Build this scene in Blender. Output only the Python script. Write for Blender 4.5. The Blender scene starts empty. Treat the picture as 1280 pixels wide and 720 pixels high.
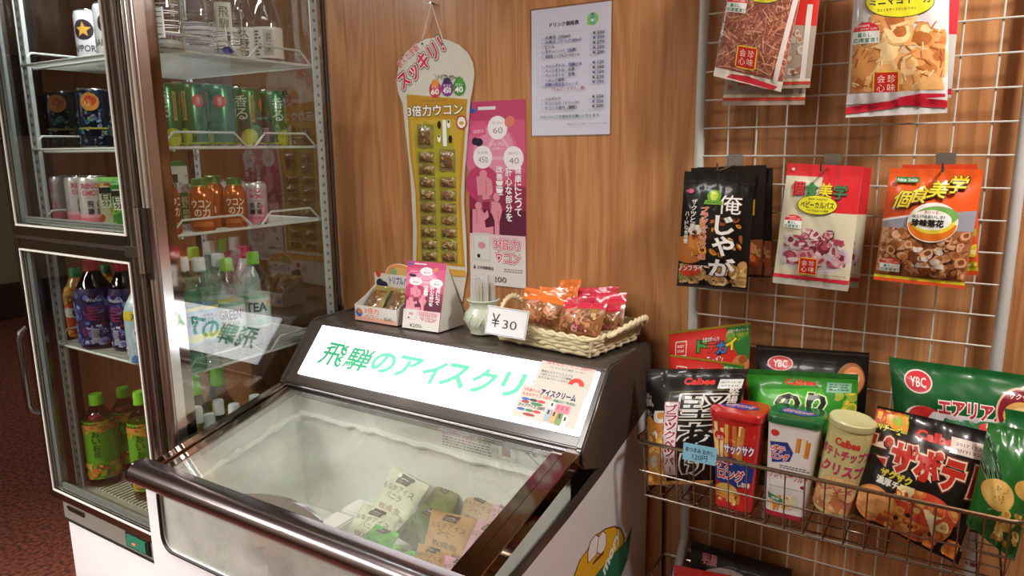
import bpy, bmesh, math, random
import numpy as np
from mathutils import Vector, Matrix
S = bpy.context.scene
COL = S.collection
PI = math.pi
random.seed(7)
# ------------------------------------------------------------------ camera
F0 = 902.0
CAM = np.array([.5103, -1.6275, 1.5643])
def _rot(yaw, pitch, roll):
    cy, sy, cp, sp = math.cos(yaw), math.sin(yaw), math.cos(pitch), math.sin(pitch)
    fwd = np.array([sy*cp, cy*cp, -sp]); right = np.array([cy, -sy, 0.]); up = np.cross(right, fwd)
    cr, sr = math.cos(roll), math.sin(roll)
    return np.array([cr*right+sr*up, -sr*right+cr*up, fwd])
RM = _rot(math.radians(-32.2286), math.radians(11.0409), math.radians(-.6188))
cam = bpy.data.objects.new('camera', bpy.data.cameras.new('camera'))
COL.objects.link(cam)
cam.data.sensor_width = 36; cam.data.lens = F0/1280*36; cam.data.clip_start = .02
cam.matrix_world = Matrix([[RM[0][i], RM[1][i], -RM[2][i], CAM[i]] for i in range(3)] + [[0, 0, 0, 1]])
S.camera = cam
# ------------------------------------------------------------------ world, lights, exposure
W = bpy.data.worlds.new('world'); S.world = W; W.use_nodes = True
W.node_tree.nodes['Background'].inputs[0].default_value = (.75, .8, 1, 1)
W.node_tree.nodes['Background'].inputs[1].default_value = .14
def area(name, loc, target, sx, sy, power, col=(1, .93, .82), spread=180):
    l = bpy.data.lights.new(name, 'AREA'); l.shape = 'RECTANGLE'; l.size = sx; l.size_y = sy
    l.energy = power; l.color = col; l.spread = math.radians(spread)
    o = bpy.data.objects.new(name, l); COL.objects.link(o); o.location = loc
    o.rotation_euler = (Vector(target)-Vector(loc)).to_track_quat('-Z', 'Y').to_euler(); o['kind'] = 'helper'
    return o
area('ceiling_light_rack', (1.10, -.56, 2.46), (.5, 0, 1.4), .25, .25, 36, (1, .93, .88))
area('ceiling_light_near', (-.65, -1.3, 2.47), (-.75, -1.0, 0), 1.3, .25, 17, (1, .96, .9), 125)
area('hall_fill', (-3.6, -3.3, 2.47), (-3.6, -3.5, 0), 1.2, .3, 34)  # added lamp, brightens the unseen hall that the fridge metal reflects
area('ceiling_light_left', (-2.1, -2.5, 2.47), (-1.25, -.8, .45), 1.2, .25, 30, (1, .97, .95), 58)
area('ceiling_light_far', (-4.6, 1.5, 2.47), (-4.6, 1.5, 0), 1.2, .3, 14)
area('ceiling_light_behind', (-.6, -3.4, 2.47), (-.6, -3.6, 0), 1.4, .3, 9)
S.cycles.transparent_max_bounces = 40
S.view_settings.view_transform = 'Standard'; S.view_settings.look = 'None'
S.view_settings.exposure = 0.0; S.view_settings.gamma = 1; S.view_settings.use_curve_mapping = False
# ------------------------------------------------------------------ helpers: rays from pixels
def ray(u, v): return RM.T @ np.array([(u-640)/F0, -(v-360)/F0, 1.])
def onx(u, v, x): d = ray(u, v); return CAM+d*(x-CAM[0])/d[0]
def ony(u, v, y): d = ray(u, v); return CAM+d*(y-CAM[1])/d[1]
def onz(u, v, z): d = ray(u, v); return CAM+d*(z-CAM[2])/d[2]
# ------------------------------------------------------------------ materials
def lin(c):
    if isinstance(c, str):
        c = [int(c[i:i+2], 16)/255 for i in (0, 2, 4)]
        c = [x/12.92 if x <= .04045 else ((x+.055)/1.055)**2.4 for x in c]
    return tuple(c[:3])+(1.,)
MATS = {}
def pm(key, col, rough=.5, metal=0, spec=.5, noise=.06, nscale=40, bump=0, bscale=200, coat=0, trans=0, emit=None, es=0, sheen=0):
    """principled material with a little procedural colour variation"""
    if key in MATS: return MATS[key]
    m = bpy.data.materials.new(key); m.use_nodes = True; MATS[key] = m
    nt = m.node_tree; b = nt.nodes['Principled BSDF']; c = lin(col)
    b.inputs['Base Color'].default_value = c; b.inputs['Roughness'].default_value = rough
    b.inputs['Metallic'].default_value = metal; b.inputs['Specular IOR Level'].default_value = spec
    b.inputs['Coat Weight'].default_value = coat; b.inputs['Coat Roughness'].default_value = .08
    b.inputs['Transmission Weight'].default_value = trans
    if emit: b.inputs['Emission Color'].default_value = lin(emit); b.inputs['Emission Strength'].default_value = es
    m.diffuse_color = c
    if noise or bump:
        tc = nt.nodes.new('ShaderNodeTexCoord')
        n = nt.nodes.new('ShaderNodeTexNoise'); n.inputs['Scale'].default_value = nscale; n.inputs['Detail'].default_value = 3
        nt.links.new(tc.outputs['Object'], n.inputs['Vector'])
        if noise:
            mx = nt.nodes.new('ShaderNodeMix'); mx.data_type = 'RGBA'
            mx.inputs[6].default_value = tuple(x*(1-noise) for x in c[:3])+(1,)
            mx.inputs[7].default_value = tuple(min(1, x*(1+noise)) for x in c[:3])+(1,)
            nt.links.new(n.outputs[0], mx.inputs[0]); nt.links.new(mx.outputs[2], b.inputs['Base Color'])
        if bump:
            n2 = nt.nodes.new('ShaderNodeTexNoise'); n2.inputs['Scale'].default_value = bscale
            nt.links.new(tc.outputs['Object'], n2.inputs['Vector'])
            bp = nt.nodes.new('ShaderNodeBump'); bp.inputs['Strength'].default_value = bump; bp.inputs['Distance'].default_value = .002
            nt.links.new(n2.outputs[0], bp.inputs['Height']); nt.links.new(bp.outputs[0], b.inputs['Normal'])
    return m
def glassmat(key, tint=(1, 1, 1), refl=1.0, base=.0, rough=.0, haze=0, hcol=(.8, .85, .85)):
    """thin sheet glass: transparent + fresnel reflection (+ a little frost as diffuse)"""
    if key in MATS: return MATS[key]
    m = bpy.data.materials.new(key); m.use_nodes = True; MATS[key] = m
    nt = m.node_tree; nt.nodes.clear(); N = nt.nodes.new
    out = N('ShaderNodeOutputMaterial'); tr = N('ShaderNodeBsdfTransparent'); gl = N('ShaderNodeBsdfGlossy')
    tr.inputs[0].default_value = tuple(tint)+(1,); gl.inputs['Roughness'].default_value = rough
    fr = N('ShaderNodeFresnel'); ge = N('ShaderNodeNewGeometry'); io = N('ShaderNodeMapRange')      # same reflectance on both faces of the sheet
    io.inputs[3].default_value = 1.5; io.inputs[4].default_value = 1/1.5
    nt.links.new(ge.outputs['Backfacing'], io.inputs[0]); nt.links.new(io.outputs[0], fr.inputs[0])
    ma = N('ShaderNodeMath'); ma.operation = 'MULTIPLY_ADD'; ma.inputs[1].default_value = refl; ma.inputs[2].default_value = base; ma.use_clamp = True
    mx = N('ShaderNodeMixShader')
    nt.links.new(fr.outputs[0], ma.inputs[0]); nt.links.new(ma.outputs[0], mx.inputs[0])
    nt.links.new(gl.outputs[0], mx.inputs[2])
    if haze:
        df = N('ShaderNodeBsdfDiffuse'); df.inputs[0].default_value = tuple(hcol)+(1,)
        tc = N('ShaderNodeTexCoord'); nz = N('ShaderNodeTexNoise'); nz.inputs['Scale'].default_value = 7; nz.inputs['Detail'].default_value = 6
        nt.links.new(tc.outputs['Object'], nz.inputs['Vector'])
        mr = N('ShaderNodeMapRange'); mr.inputs[1].default_value = .3; mr.inputs[2].default_value = .75
        mr.inputs[3].default_value = haze*.3; mr.inputs[4].default_value = haze*1.4
        nt.links.new(nz.outputs[0], mr.inputs[0])
        m2 = N('ShaderNodeMixShader'); nt.links.new(mr.outputs[0], m2.inputs[0])
        nt.links.new(tr.outputs[0], m2.inputs[1]); nt.links.new(df.outputs[0], m2.inputs[2])
        nt.links.new(m2.outputs[0], mx.inputs[1])
    else: nt.links.new(tr.outputs[0], mx.inputs[1])
    nt.links.new(mx.outputs[0], out.inputs[0])
    m.diffuse_color = (.8, .9, .9, .3)
    return m
def ink(hexc, rough=.35, coat=.3):
    return pm('ink_'+hexc+('_m' if rough > .4 else ''), hexc, rough, noise=.03, coat=coat, spec=.3)
# ------------------------------------------------------------------ mesh builder
class MB:
    def __init__(s): s.v = []; s.f = []; s.m = []; s.mats = []
    def mi(s, mat):
        if mat not in s.mats: s.mats.append(mat)
        return s.mats.index(mat)
    def add(s, vs, fs, mat=None):
        n = len(s.v); s.v += [tuple(map(float, p)) for p in vs]; s.f += [tuple(i+n for i in f) for f in fs]
        s.m += [s.mi(mat) if mat else 0]*len(fs); return s
    def box(s, a, b, mat=None):
        (x0, y0, z0), (x1, y1, z1) = [[min(p, q) for p, q in zip(a, b)], [max(p, q) for p, q in zip(a, b)]]
        return s.add([(x0, y0, z0), (x1, y0, z0), (x1, y1, z0), (x0, y1, z0), (x0, y0, z1), (x1, y0, z1), (x1, y1, z1), (x0, y1, z1)],
                     [(0, 3, 2, 1), (4, 5, 6, 7), (0, 1, 5, 4), (1, 2, 6, 5), (2, 3, 7, 6), (3, 0, 4, 7)], mat)
    def tube(s, path, r, n=8, mat=None, cap=True, closed=False):
        P = [Vector(p) for p in path]; N = len(P); vs = []; fs = []; up = None
        for i, p in enumerate(P):
            if closed: t = (P[(i+1) % N]-P[i-1])
            else: t = (P[min(i+1, N-1)]-P[max(i-1, 0)])
            t.normalize()
            if up is None: up = t.orthogonal().normalized()
            else: up = (up-t*up.dot(t)).normalized()
            w = t.cross(up); rr = r[i] if isinstance(r, (list, tuple)) else r
            vs += [p+(up*math.cos(2*PI*k/n)+w*math.sin(2*PI*k/n))*rr for k in range(n)]
        for i in range(N if closed else N-1):
            j = (i+1) % N
            for k in range(n): fs.append((i*n+k, i*n+(k+1) % n, j*n+(k+1) % n, j*n+k))
        if cap and not closed: fs += [tuple(range(n))[::-1], tuple((N-1)*n+k for k in range(n))]
        return s.add(vs, fs, mat)
    def lathe(s, prof, n=20, mat=None, mats=None, c=(0, 0), sy=1):
        vs = []; fs = []; base = len(s.f)
        for r, z in prof: vs += [(c[0]+r*math.cos(2*PI*k/n), c[1]+sy*r*math.sin(2*PI*k/n), z) for k in range(n)]
        for i in range(len(prof)-1):
            for k in range(n): fs.append((i*n+k, i*n+(k+1) % n, (i+1)*n+(k+1) % n, (i+1)*n+k))
        fs.append(tuple(range(n))[::-1]); fs.append(tuple((len(prof)-1)*n+k for k in range(n)))
        s.add(vs, fs, mat)
        if mats:
            for i in range(len(prof)-1):
                for k in range(n): s.m[base+i*n+k] = s.mi(mats[i])
            s.m[-2] = s.mi(mats[0]); s.m[-1] = s.mi(mats[-1])
        return s
    def prism(s, poly, axis, a, b, mat=None):
        """poly in the other two axes, extruded along axis from a to b"""
        n = len(poly); ins = {'x': lambda p, t: (t, p[0], p[1]), 'y': lambda p, t: (p[0], t, p[1]), 'z': lambda p, t: (p[0], p[1], t)}[axis]
        vs = [ins(p, a) for p in poly]+[ins(p, b) for p in poly]
        fs = [tuple(range(n))[::-1], tuple(range(n, 2*n))]+[(i, (i+1) % n, n+(i+1) % n, n+i) for i in range(n)]
        return s.add(vs, fs, mat)
    def xf(s, M, start=0):
        s.v[start:] = [tuple(M @ Vector(p)) for p in s.v[start:]]; return s
    def build(s, name, mat=None, parent=None, smooth=30, bevel=0, seg=2, loc=None, fix=True):
        me = bpy.data.meshes.new(name); me.from_pydata(s.v, [], s.f)
        mats = s.mats or [mat]
        for m in mats: me.materials.append(m)
        if len(mats) > 1: me.polygons.foreach_set('material_index', s.m)
        if bevel or fix:
            bm = bmesh.new(); bm.from_mesh(me)
            if fix: bmesh.ops.recalc_face_normals(bm, faces=bm.faces)
            if bevel:
                es = [e for e in bm.edges if len(e.link_faces) == 2 and e.calc_face_angle(0) > .5]
                bmesh.ops.bevel(bm, geom=es, offset=bevel, segments=seg, affect='EDGES', clamp_overlap=True)
            bm.to_mesh(me); bm.free()
        if smooth:
            me.polygons.foreach_set('use_smooth', [True]*len(me.polygons)); me.set_sharp_from_angle(angle=math.radians(smooth))
        o = bpy.data.objects.new(name, me); COL.objects.link(o)
        if parent: o.parent = parent
        if loc is not None: o.location = loc
        return o
def tag(o, label=None, cat=None, group=None, kind=None):
    if label: o['label'] = label
    if cat: o['category'] = cat
    if group: o['group'] = group
    if kind: o['kind'] = kind
    return o
def empty(name, loc=(0, 0, 0), rot=(0, 0, 0), label=None, cat=None, group=None):
    o = bpy.data.objects.new(name, None); COL.objects.link(o); o.location = loc; o.rotation_euler = rot; o.empty_display_size = .02
    return tag(o, label, cat, group)
def copy_tree(o, parent=None):
    c = o.copy(); COL.objects.link(c); c.parent = parent
    for ch in list(o.children): copy_tree(ch, c)
    return c
def box(name, a, b, mat, parent=None, bevel=0, **k): return MB().box(a, b).build(name, mat, parent, bevel=bevel, **k)
# ------------------------------------------------------------------ printed art: flat shapes laid on a surface
GL = {}
def glyphs(txt, bold=0.0, res=2):
    key = (txt, round(bold, 4), res)
    if key in GL: return GL[key]
    cu = bpy.data.curves.new('t', 'FONT'); cu.body = txt; cu.size = 1; cu.offset = bold; cu.resolution_u = res; cu.fill_mode = 'FRONT'
    o = bpy.data.objects.new('t', cu); COL.objects.link(o)
    me = bpy.data.meshes.new_from_object(o.evaluated_get(bpy.context.evaluated_depsgraph_get()))
    n = len(me.vertices); a = np.zeros(n*3); me.vertices.foreach_get('co', a); a = a.reshape(-1, 3)[:, :2]
    fs = [tuple(p.vertices) for p in me.polygons]
    bpy.data.objects.remove(o); bpy.data.curves.remove(cu); bpy.data.meshes.remove(me)
    GL[key] = (a, fs); return GL[key]
class NA:
    """artwork in fractions of the pack face"""
    def __init__(s, a, W, H): s.a, s.W, s.H = a, W, H
    def T(s, t, x, y, w, h, c, b=.01, rot=0, out=None, outw=.05, out2=None, sh=0, vert=False, res=2): s.a.text(t, x*s.W, y*s.H, w*s.W if w else 0, h*s.H if h else 0, c, b, rot, out, outw, out2, sh, res, vert); return s
    def R(s, x0, y0, x1, y1, c): s.a.rect(x0*s.W, y0*s.H, x1*s.W, y1*s.H, c); return s
    def E(s, x, y, rx, ry, c, rot=0, n=28): s.a.ell(x*s.W, y*s.H, rx*s.W, ry*s.H, c, n, rot); return s
    def P(s, pts, c): s.a.poly([(x*s.W, y*s.H) for x, y in pts], c); return s
    def B(s, x0, y0, x1, y1, n, size, cols, seed=1, asp=1.6, pts=9): s.a.blobs(x0*s.W, y0*s.H, x1*s.W, y1*s.H, n, size*s.W, cols, seed, asp, pts); return s
    def S(s, x0, y0, x1, y1, n, l, w, cols, seed=1): s.a.strands(x0*s.W, y0*s.H, x1*s.W, y1*s.H, n, l*s.W, w*s.W, cols, seed); return s
    def L(s, x0, y1, x1, n, p, c, h=.5): s.a.lines(x0*s.W, y1*s.H, x1*s.W, n, p*s.H, c, h); return s
class Art:
    """2-D artwork in metres; every call adds one layer above the last"""
    def __init__(s, off=.0004, step=.000015): s.v = []; s.f = []; s.m = []; s.mats = []; s.z = off; s.step = step
    def _add(s, pts, fs, col, up=True):
        m = ink(col) if isinstance(col, str) else col
        if m not in s.mats: s.mats.append(m)
        n = len(s.v); s.v += [(p[0], p[1], s.z) for p in pts]; s.f += [tuple(i+n for i in f) for f in fs]; s.m += [s.mats.index(m)]*len(fs)
        if up: s.z += s.step
        return s
    def poly(s, pts, col, up=True): return s._add(pts, [tuple(range(len(pts)))], col, up)
    def rect(s, x0, y0, x1, y1, col, up=True): return s.poly([(x0, y0), (x1, y0), (x1, y1), (x0, y1)], col, up)
    def ell(s, cx, cy, rx, ry, col, n=20, rot=0, up=True):
        c, t = math.cos(rot), math.sin(rot)
        return s.poly([(cx+rx*math.cos(a)*c-ry*math.sin(a)*t, cy+rx*math.cos(a)*t+ry*math.sin(a)*c) for a in [2*PI*k/n for k in range(n)]], col, up)
    def frame(s, x0, y0, x1, y1, w, col):
        for a in ((x0, y0, x1, y0+w), (x0, y1-w, x1, y1), (x0, y0, x0+w, y1), (x1-w, y0, x1, y1)): s.rect(*a, col, up=False)
        s.z += s.step; return s
    def line(s, a, b, w, col, up=True):
        d = (b[0]-a[0], b[1]-a[1]); L = math.hypot(*d) or 1; nx, ny = -d[1]/L*w/2, d[0]/L*w/2
        return s.poly([(a[0]+nx, a[1]+ny), (a[0]-nx, a[1]-ny), (b[0]-nx, b[1]-ny), (b[0]+nx, b[1]+ny)], col, up)
    def text(s, t, x, y, w, h, col, bold=.0, rot=0, out=None, outw=.05, out2=None, shear=0, res=2, vert=False):
        """text fitted to the box w x h with its lower-left corner at x, y"""
        if vert:
            n = len(t); ch = h/n
            for i, c in enumerate(t):
                if c in 'ー-': s.rect(x+w*.44, y+h-(i+1)*ch+ch*.12, x+w*.56, y+h-i*ch-ch*.12, col)
                else: s.text(c, x, y+h-(i+1)*ch+ch*.06, w, ch*.88, col, bold, 0, out, outw, out2, shear, res)
            return s
        a0, _ = glyphs(t, 0, res)
        if len(a0) == 0: return s
        lo, hi = a0.min(0), a0.max(0); d = np.maximum(hi-lo, 1e-6)
        if not h: k = w/d[0]; sc = np.array([k, k])
        elif not w: k = h/d[1]; sc = np.array([k, k])
        else: sc = np.array([w/d[0], h/d[1]])
        if d[1] < .2*max(d[0], .3) and len(t) == 1 and h and w: sc = np.array([w/d[0]]*2); y = y+h/2-d[1]*sc[1]/2
        c, q = math.cos(rot), math.sin(rot)
        kanji = any(ord(ch_) >= 0x4e00 for ch_ in t)
        def put(b, color):
            if kanji and b <= .012: return put1(0, color)
            if kanji:                     # dense characters: thicken by shifted copies
                k_ = 4 if b < .035 else 8
                for i_ in range(k_): q_ = 2*PI*i_/k_+.4; put1(0, color, b*math.cos(q_), b*math.sin(q_))
                return
            put1(b, color)
        def put1(b, color, ox=0, oy=0):
            a, fs = glyphs(t, b, res); p = (a-lo+np.array([ox, oy]))*sc; p = np.stack([p[:, 0]+shear*p[:, 1], p[:, 1]], 1)
            p = np.stack([x+p[:, 0]*c-p[:, 1]*q, y+p[:, 0]*q+p[:, 1]*c], 1)
            s._add(p.tolist(), fs, color)
        if out2: put(bold+outw*2, out2)
        if out: put(bold+outw, out)
        put(bold, col); return s
    def lines(s, x0, y1, x1, n, pitch, col, h=.5, seed=0):
        """rows of tiny print as broken dashes"""
        r = random.Random(seed)
        for i in range(n):
            x = x0; yy = y1-i*pitch
            while x < x1-pitch:
                w = r.uniform(.5, 1.6)*pitch; s.rect(x, yy-pitch*h, min(x+w, x1), yy, col, up=False); x += w+pitch*.35
        s.z += s.step; return s
    def blobs(s, x0, y0, x1, y1, n, size, cols, seed=1, asp=1.6, pts=9, shape=None):
        """overlapping irregular food-like pieces"""
        r = random.Random(seed)
        for i in range(n):
            cx, cy = r.uniform(x0, x1), r.uniform(y0, y1)
            if shape and not shape(cx, cy): continue
            a = r.uniform(0, PI); rx = size*r.uniform(.6, 1.2); ry = rx/r.uniform(1, asp); c, t = math.cos(a), math.sin(a)
            P = []
            for k in range(pts):
                q = 2*PI*k/pts; w = r.uniform(.8, 1.15)
                px, py = rx*w*math.cos(q), ry*w*math.sin(q); P.append((min(max(cx+px*c-py*t, x0), x1), min(max(cy+px*t+py*c, y0), y1)))
            s.poly(P, r.choice(cols))
            s.poly([(cx+(p[0]-cx)*.55+rx*.1, cy+(p[1]-cy)*.55+ry*.12) for p in P], r.choice(cols))
        s.z += s.step; return s
    def strands(s, x0, y0, x1, y1, n, ln, w, cols, seed=1):
        r = random.Random(seed)
        for i in range(n):
            cx, cy, a = r.uniform(x0, x1), r.uniform(y0, y1), r.uniform(0, PI); dx, dy = math.cos(a)*ln/2, math.sin(a)*ln/2
            q = lambda p: (min(max(p[0], x0), x1), min(max(p[1], y0), y1))
            s.line(q((cx-dx, cy-dy)), q((cx+dx, cy+dy)), w*r.uniform(.6, 1.4), r.choice(cols), up=(i % 8 == 0))
        s.z += s.step; return s
    def build(s, name, fn, parent=None, gu=(), gv=(), diag=None, clip=None):
        """fn(u, v, offset) -> 3-D point in the parent's space; gu, gv: cut lines"""
        me = bpy.data.meshes.new(name); me.from_pydata(s.v, [], s.f)
        for m in s.mats: me.materials.append(m)
        me.polygons.foreach_set('material_index', s.m)
        bm = bmesh.new(); bm.from_mesh(me)
        bmesh.ops.triangulate(bm, faces=[f_ for f_ in bm.faces if len(f_.verts) > 4])
        if clip:
            for co, no in (((0, 0, 0), (-1, 0, 0)), ((clip[0], 0, 0), (1, 0, 0)), ((0, 0, 0), (0, -1, 0)), ((0, clip[1], 0), (0, 1, 0))):
                bmesh.ops.bisect_plane(bm, geom=bm.verts[:]+bm.edges[:]+bm.faces[:], plane_co=co, plane_no=no, clear_outer=True, dist=1e-7)
        for k, gs in ((0, gu), (1, gv)):
            for g in gs:
                co = [0, 0, 0]; no = [0, 0, 0]; co[k] = g; no[k] = 1
                bmesh.ops.bisect_plane(bm, geom=bm.verts[:]+bm.edges[:]+bm.faces[:], plane_co=co, plane_no=no, dist=1e-7)
        if diag:
            du, dv, n = diag; no = Vector((1/du, 1/dv, 0)).normalized()
            for m_ in range(1, n): bmesh.ops.bisect_plane(bm, geom=bm.verts[:]+bm.edges[:]+bm.faces[:], plane_co=(m_*du, 0, 0), plane_no=no, dist=1e-7)
        for v in bm.verts: v.co = fn(*v.co)
        bm.to_mesh(me); bm.free()
        me.polygons.foreach_set('use_smooth', [True]*len(me.polygons))
        o = bpy.data.objects.new(name, me); COL.objects.link(o)
        if parent: o.parent = parent
        return o
def flat(ox=0, oz=0): return lambda u, v, o: (u+ox, -o, v+oz)       # upright card facing -y
def cylmap(rf, ang0=0):                                               # wraps art round a can; u is arc length, centre faces -y
    def fn(u, v, o):
        r = rf(v); a = ang0+u/r
        return ((r+o)*math.sin(a), -(r+o)*math.cos(a), v)
    return fn
# ================================================================== structure
def wood(key, c1, c2, c3, scale=1.0, rough=.35, spec=.4, axis='Z'):
    m = bpy.data.materials.new(key); m.use_nodes = True; nt = m.node_tree; N = nt.nodes.new; L = nt.links.new
    b = nt.nodes['Principled BSDF']; b.inputs['Roughness'].default_value = rough; b.inputs['Specular IOR Level'].default_value = spec
    tc = N('ShaderNodeTexCoord'); mp = N('ShaderNodeMapping'); mp.inputs['Scale'].default_value = (1, 1, .09)
    L(tc.outputs['Object'], mp.inputs[0])
    n1 = N('ShaderNodeTexNoise'); n1.inputs['Scale'].default_value = 5*scale; n1.inputs['Detail'].default_value = 3
    L(mp.outputs[0], n1.inputs['Vector'])
    mul = N('ShaderNodeMath'); mul.operation = 'MULTIPLY'; mul.inputs[1].default_value = 14
    L(n1.outputs[0], mul.inputs[0])
    sn = N('ShaderNodeMath'); sn.operation = 'PINGPONG'; sn.inputs[1].default_value = .5; L(mul.outputs[0], sn.inputs[0])
    r1 = N('ShaderNodeValToRGB'); r1.color_ramp.elements[0].color = lin(c1); r1.color_ramp.elements[1].color = lin(c2)
    r1.color_ramp.elements[0].position = .0; r1.color_ramp.elements[1].position = .5
    L(sn.outputs[0], r1.inputs[0])
    mp2 = N('ShaderNodeMapping'); mp2.inputs['Scale'].default_value = (1, 1, .025); L(tc.outputs['Object'], mp2.inputs[0])
    n2 = N('ShaderNodeTexNoise'); n2.inputs['Scale'].default_value = 260*scale; n2.inputs['Detail'].default_value = 2; L(mp2.outputs[0], n2.inputs['Vector'])
    r2 = N('ShaderNodeMapRange'); r2.inputs[1].default_value = .52; r2.inputs[2].default_value = .72; r2.inputs[4].default_value = .55; L(n2.outputs[0], r2.inputs[0])
    mx = N('ShaderNodeMix'); mx.data_type = 'RGBA'; L(r2.outputs[0], mx.inputs[0]); L(r1.outputs[0], mx.inputs[6]); mx.inputs[7].default_value = lin(c3)
    L(mx.outputs[2], b.inputs['Base Color'])
    bp = N('ShaderNodeBump'); bp.inputs['Strength'].default_value = .12; bp.inputs['Distance'].default_value = .001
    L(n2.outputs[0], bp.inputs['Height']); L(bp.outputs[0], b.inputs['Normal'])
    return m
M_wood = wood('oak veneer', 'a97146', 'bd8859', '8a5b35')
M_carpet = pm('carpet', '6b3526', .95, noise=0)
nt = M_carpet.node_tree; tc = nt.nodes.new('ShaderNodeTexCoord'); n = nt.nodes.new('ShaderNodeTexNoise'); n.inputs['Scale'].default_value = 55; n.inputs['Detail'].default_value = 4
r = nt.nodes.new('ShaderNodeValToRGB'); r.color_ramp.elements[0].position = .35; r.color_ramp.elements[0].color = lin('3d1c14'); r.color_ramp.elements[1].position = .68; r.color_ramp.elements[1].color = lin('8d4a34')
nt.links.new(tc.outputs['Object'], n.inputs['Vector']); nt.links.new(n.outputs[0], r.inputs[0]); nt.links.new(r.outputs[0], nt.nodes['Principled BSDF'].inputs['Base Color'])
bp = nt.nodes.new('ShaderNodeBump'); bp.inputs['Strength'].default_value = .6; bp.inputs['Distance'].default_value = .006; nt.links.new(n.outputs[0], bp.inputs['Height']); nt.links.new(bp.outputs[0], nt.nodes['Principled BSDF'].inputs['Normal'])
M_plaster = pm('plaster', 'ddd4c4', .8, bump=.2, bscale=300)
M_dark = pm('dark wood', '3a2216', .5, nscale=8)
def struct(o): o['kind'] = 'structure'; return o
struct(box('floor', (-9, -4.2, -.05), (2.2, 6, 0), M_carpet))
struct(box('ceiling', (-9, -4.2, 2.5), (2.2, 6, 2.55), M_plaster))
# back wall: veneer sheets with a thin recessed joint between them
wb = MB()
wb.box((-2.86, .006, 0), (2.2, .1, 2.5)).build('wall_back', M_dark)['kind'] = 'structure'
WB = bpy.data.objects['wall_back']
edges = [-2.86, -2.28, -1.68, -1.086, -.49, .106, .70, 1.30, 2.2]
for a, b in zip(edges, edges[1:]):
    box('panel', (a+.0005, 0, 0), (b-.0005, .006, 2.5), M_wood, WB)
struct(box('wall_end', (-2.90, -.01, 0), (-2.86, .1, 2.5), M_dark))
struct(box('wall_right', (2.2, -4.2, 0), (2.3, .1, 2.5), M_plaster))
struct(box('wall_front', (-9, -4.3, 0), (2.3, -4.2, 2.5), M_plaster))
struct(box('wall_far', (-7.6, -4.2, 0), (-7.5, 6, 2.5), pm('dark panelling', '4a3024', .6, nscale=3)))
struct(box('wall_hall', (-7.5, 5.9, 0), (2.2, 6, 2.5), M_plaster))
pt = empty('partition', (-7.3, 1.5, 0), label='long low grey-beige partition on a dark base, far behind the fridge', cat='partition')
box('panel', (-.1, -5.5, .33), (.1, 4.3, 1.72), pm('beige laminate', '8f816c', .7, nscale=3), pt, .01)
box('base', (-.08, -5.5, 0), (.16, 4.3, .33), M_dark, pt, .01)
# ================================================================== ice cream freezer
def settle(P):
    """children were modelled in world space: move their frame onto the parent"""
    M = P.matrix_basis.inverted()
    for ch in P.children: ch.matrix_basis = M @ ch.matrix_basis
def edges_sel(me): pass
M_white = pm('white enamel', 'cfcdcc', .35, noise=.03, coat=.2)
M_taupe = pm('dark bronze plastic', '3f3833', .28, noise=.04, coat=.3)
M_bronze = pm('polished dark trim', '8f857d', .07, metal=1, noise=.03)
M_black = pm('black rubber', '16130f', .5)
M_chrome = pm('chrome', 'd8d5d3', .2, metal=1, noise=.02)
M_steel = pm('brushed steel', 'a09c96', .25, metal=1, noise=.05)
M_dchrome = pm('dark chrome', '7d7878', .2, metal=1, noise=.03)
M_tub = pm('frosty liner', 'cdd0c6', .7, noise=.08, nscale=9, bump=.5, bscale=60)
G_frz = glassmat('freezer lid glass', (.95, .96, .95), 1.2, .02, haze=.08, hcol=(.75, .78, .7))
G_thin = glassmat('clear thin glass', (.95, .97, .96), 1.0)
XL, XR = -1.0, -.105
fz = empty('ice_cream_freezer', (-.55, -.4, 0), label='white ice cream display freezer with dark trim, sloping glass lid and lit sign', cat='freezer')
prof = [(-.02, .04), (-.73, .04), (-.765, .10), (-.775, .80), (-.62, .812), (-.45, .838), (-.30, .868), (-.18, .90), (-.02, .945)]
pr_in = [(-.04, .04), (-.70, .04), (-.74, .10), (-.75, .79), (-.62, .79), (-.04, .79)]
for x0, x1 in ((XR-.012, XR), (XL, XL+.012)):
    MB().prism(prof, 'x', x0, x1).build('side_panel', M_white, fz, bevel=.003)
MB().box((XL+.012, -.03, .04), (XR-.012, -.02, .94)).build('back_panel', M_white, fz)
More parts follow.
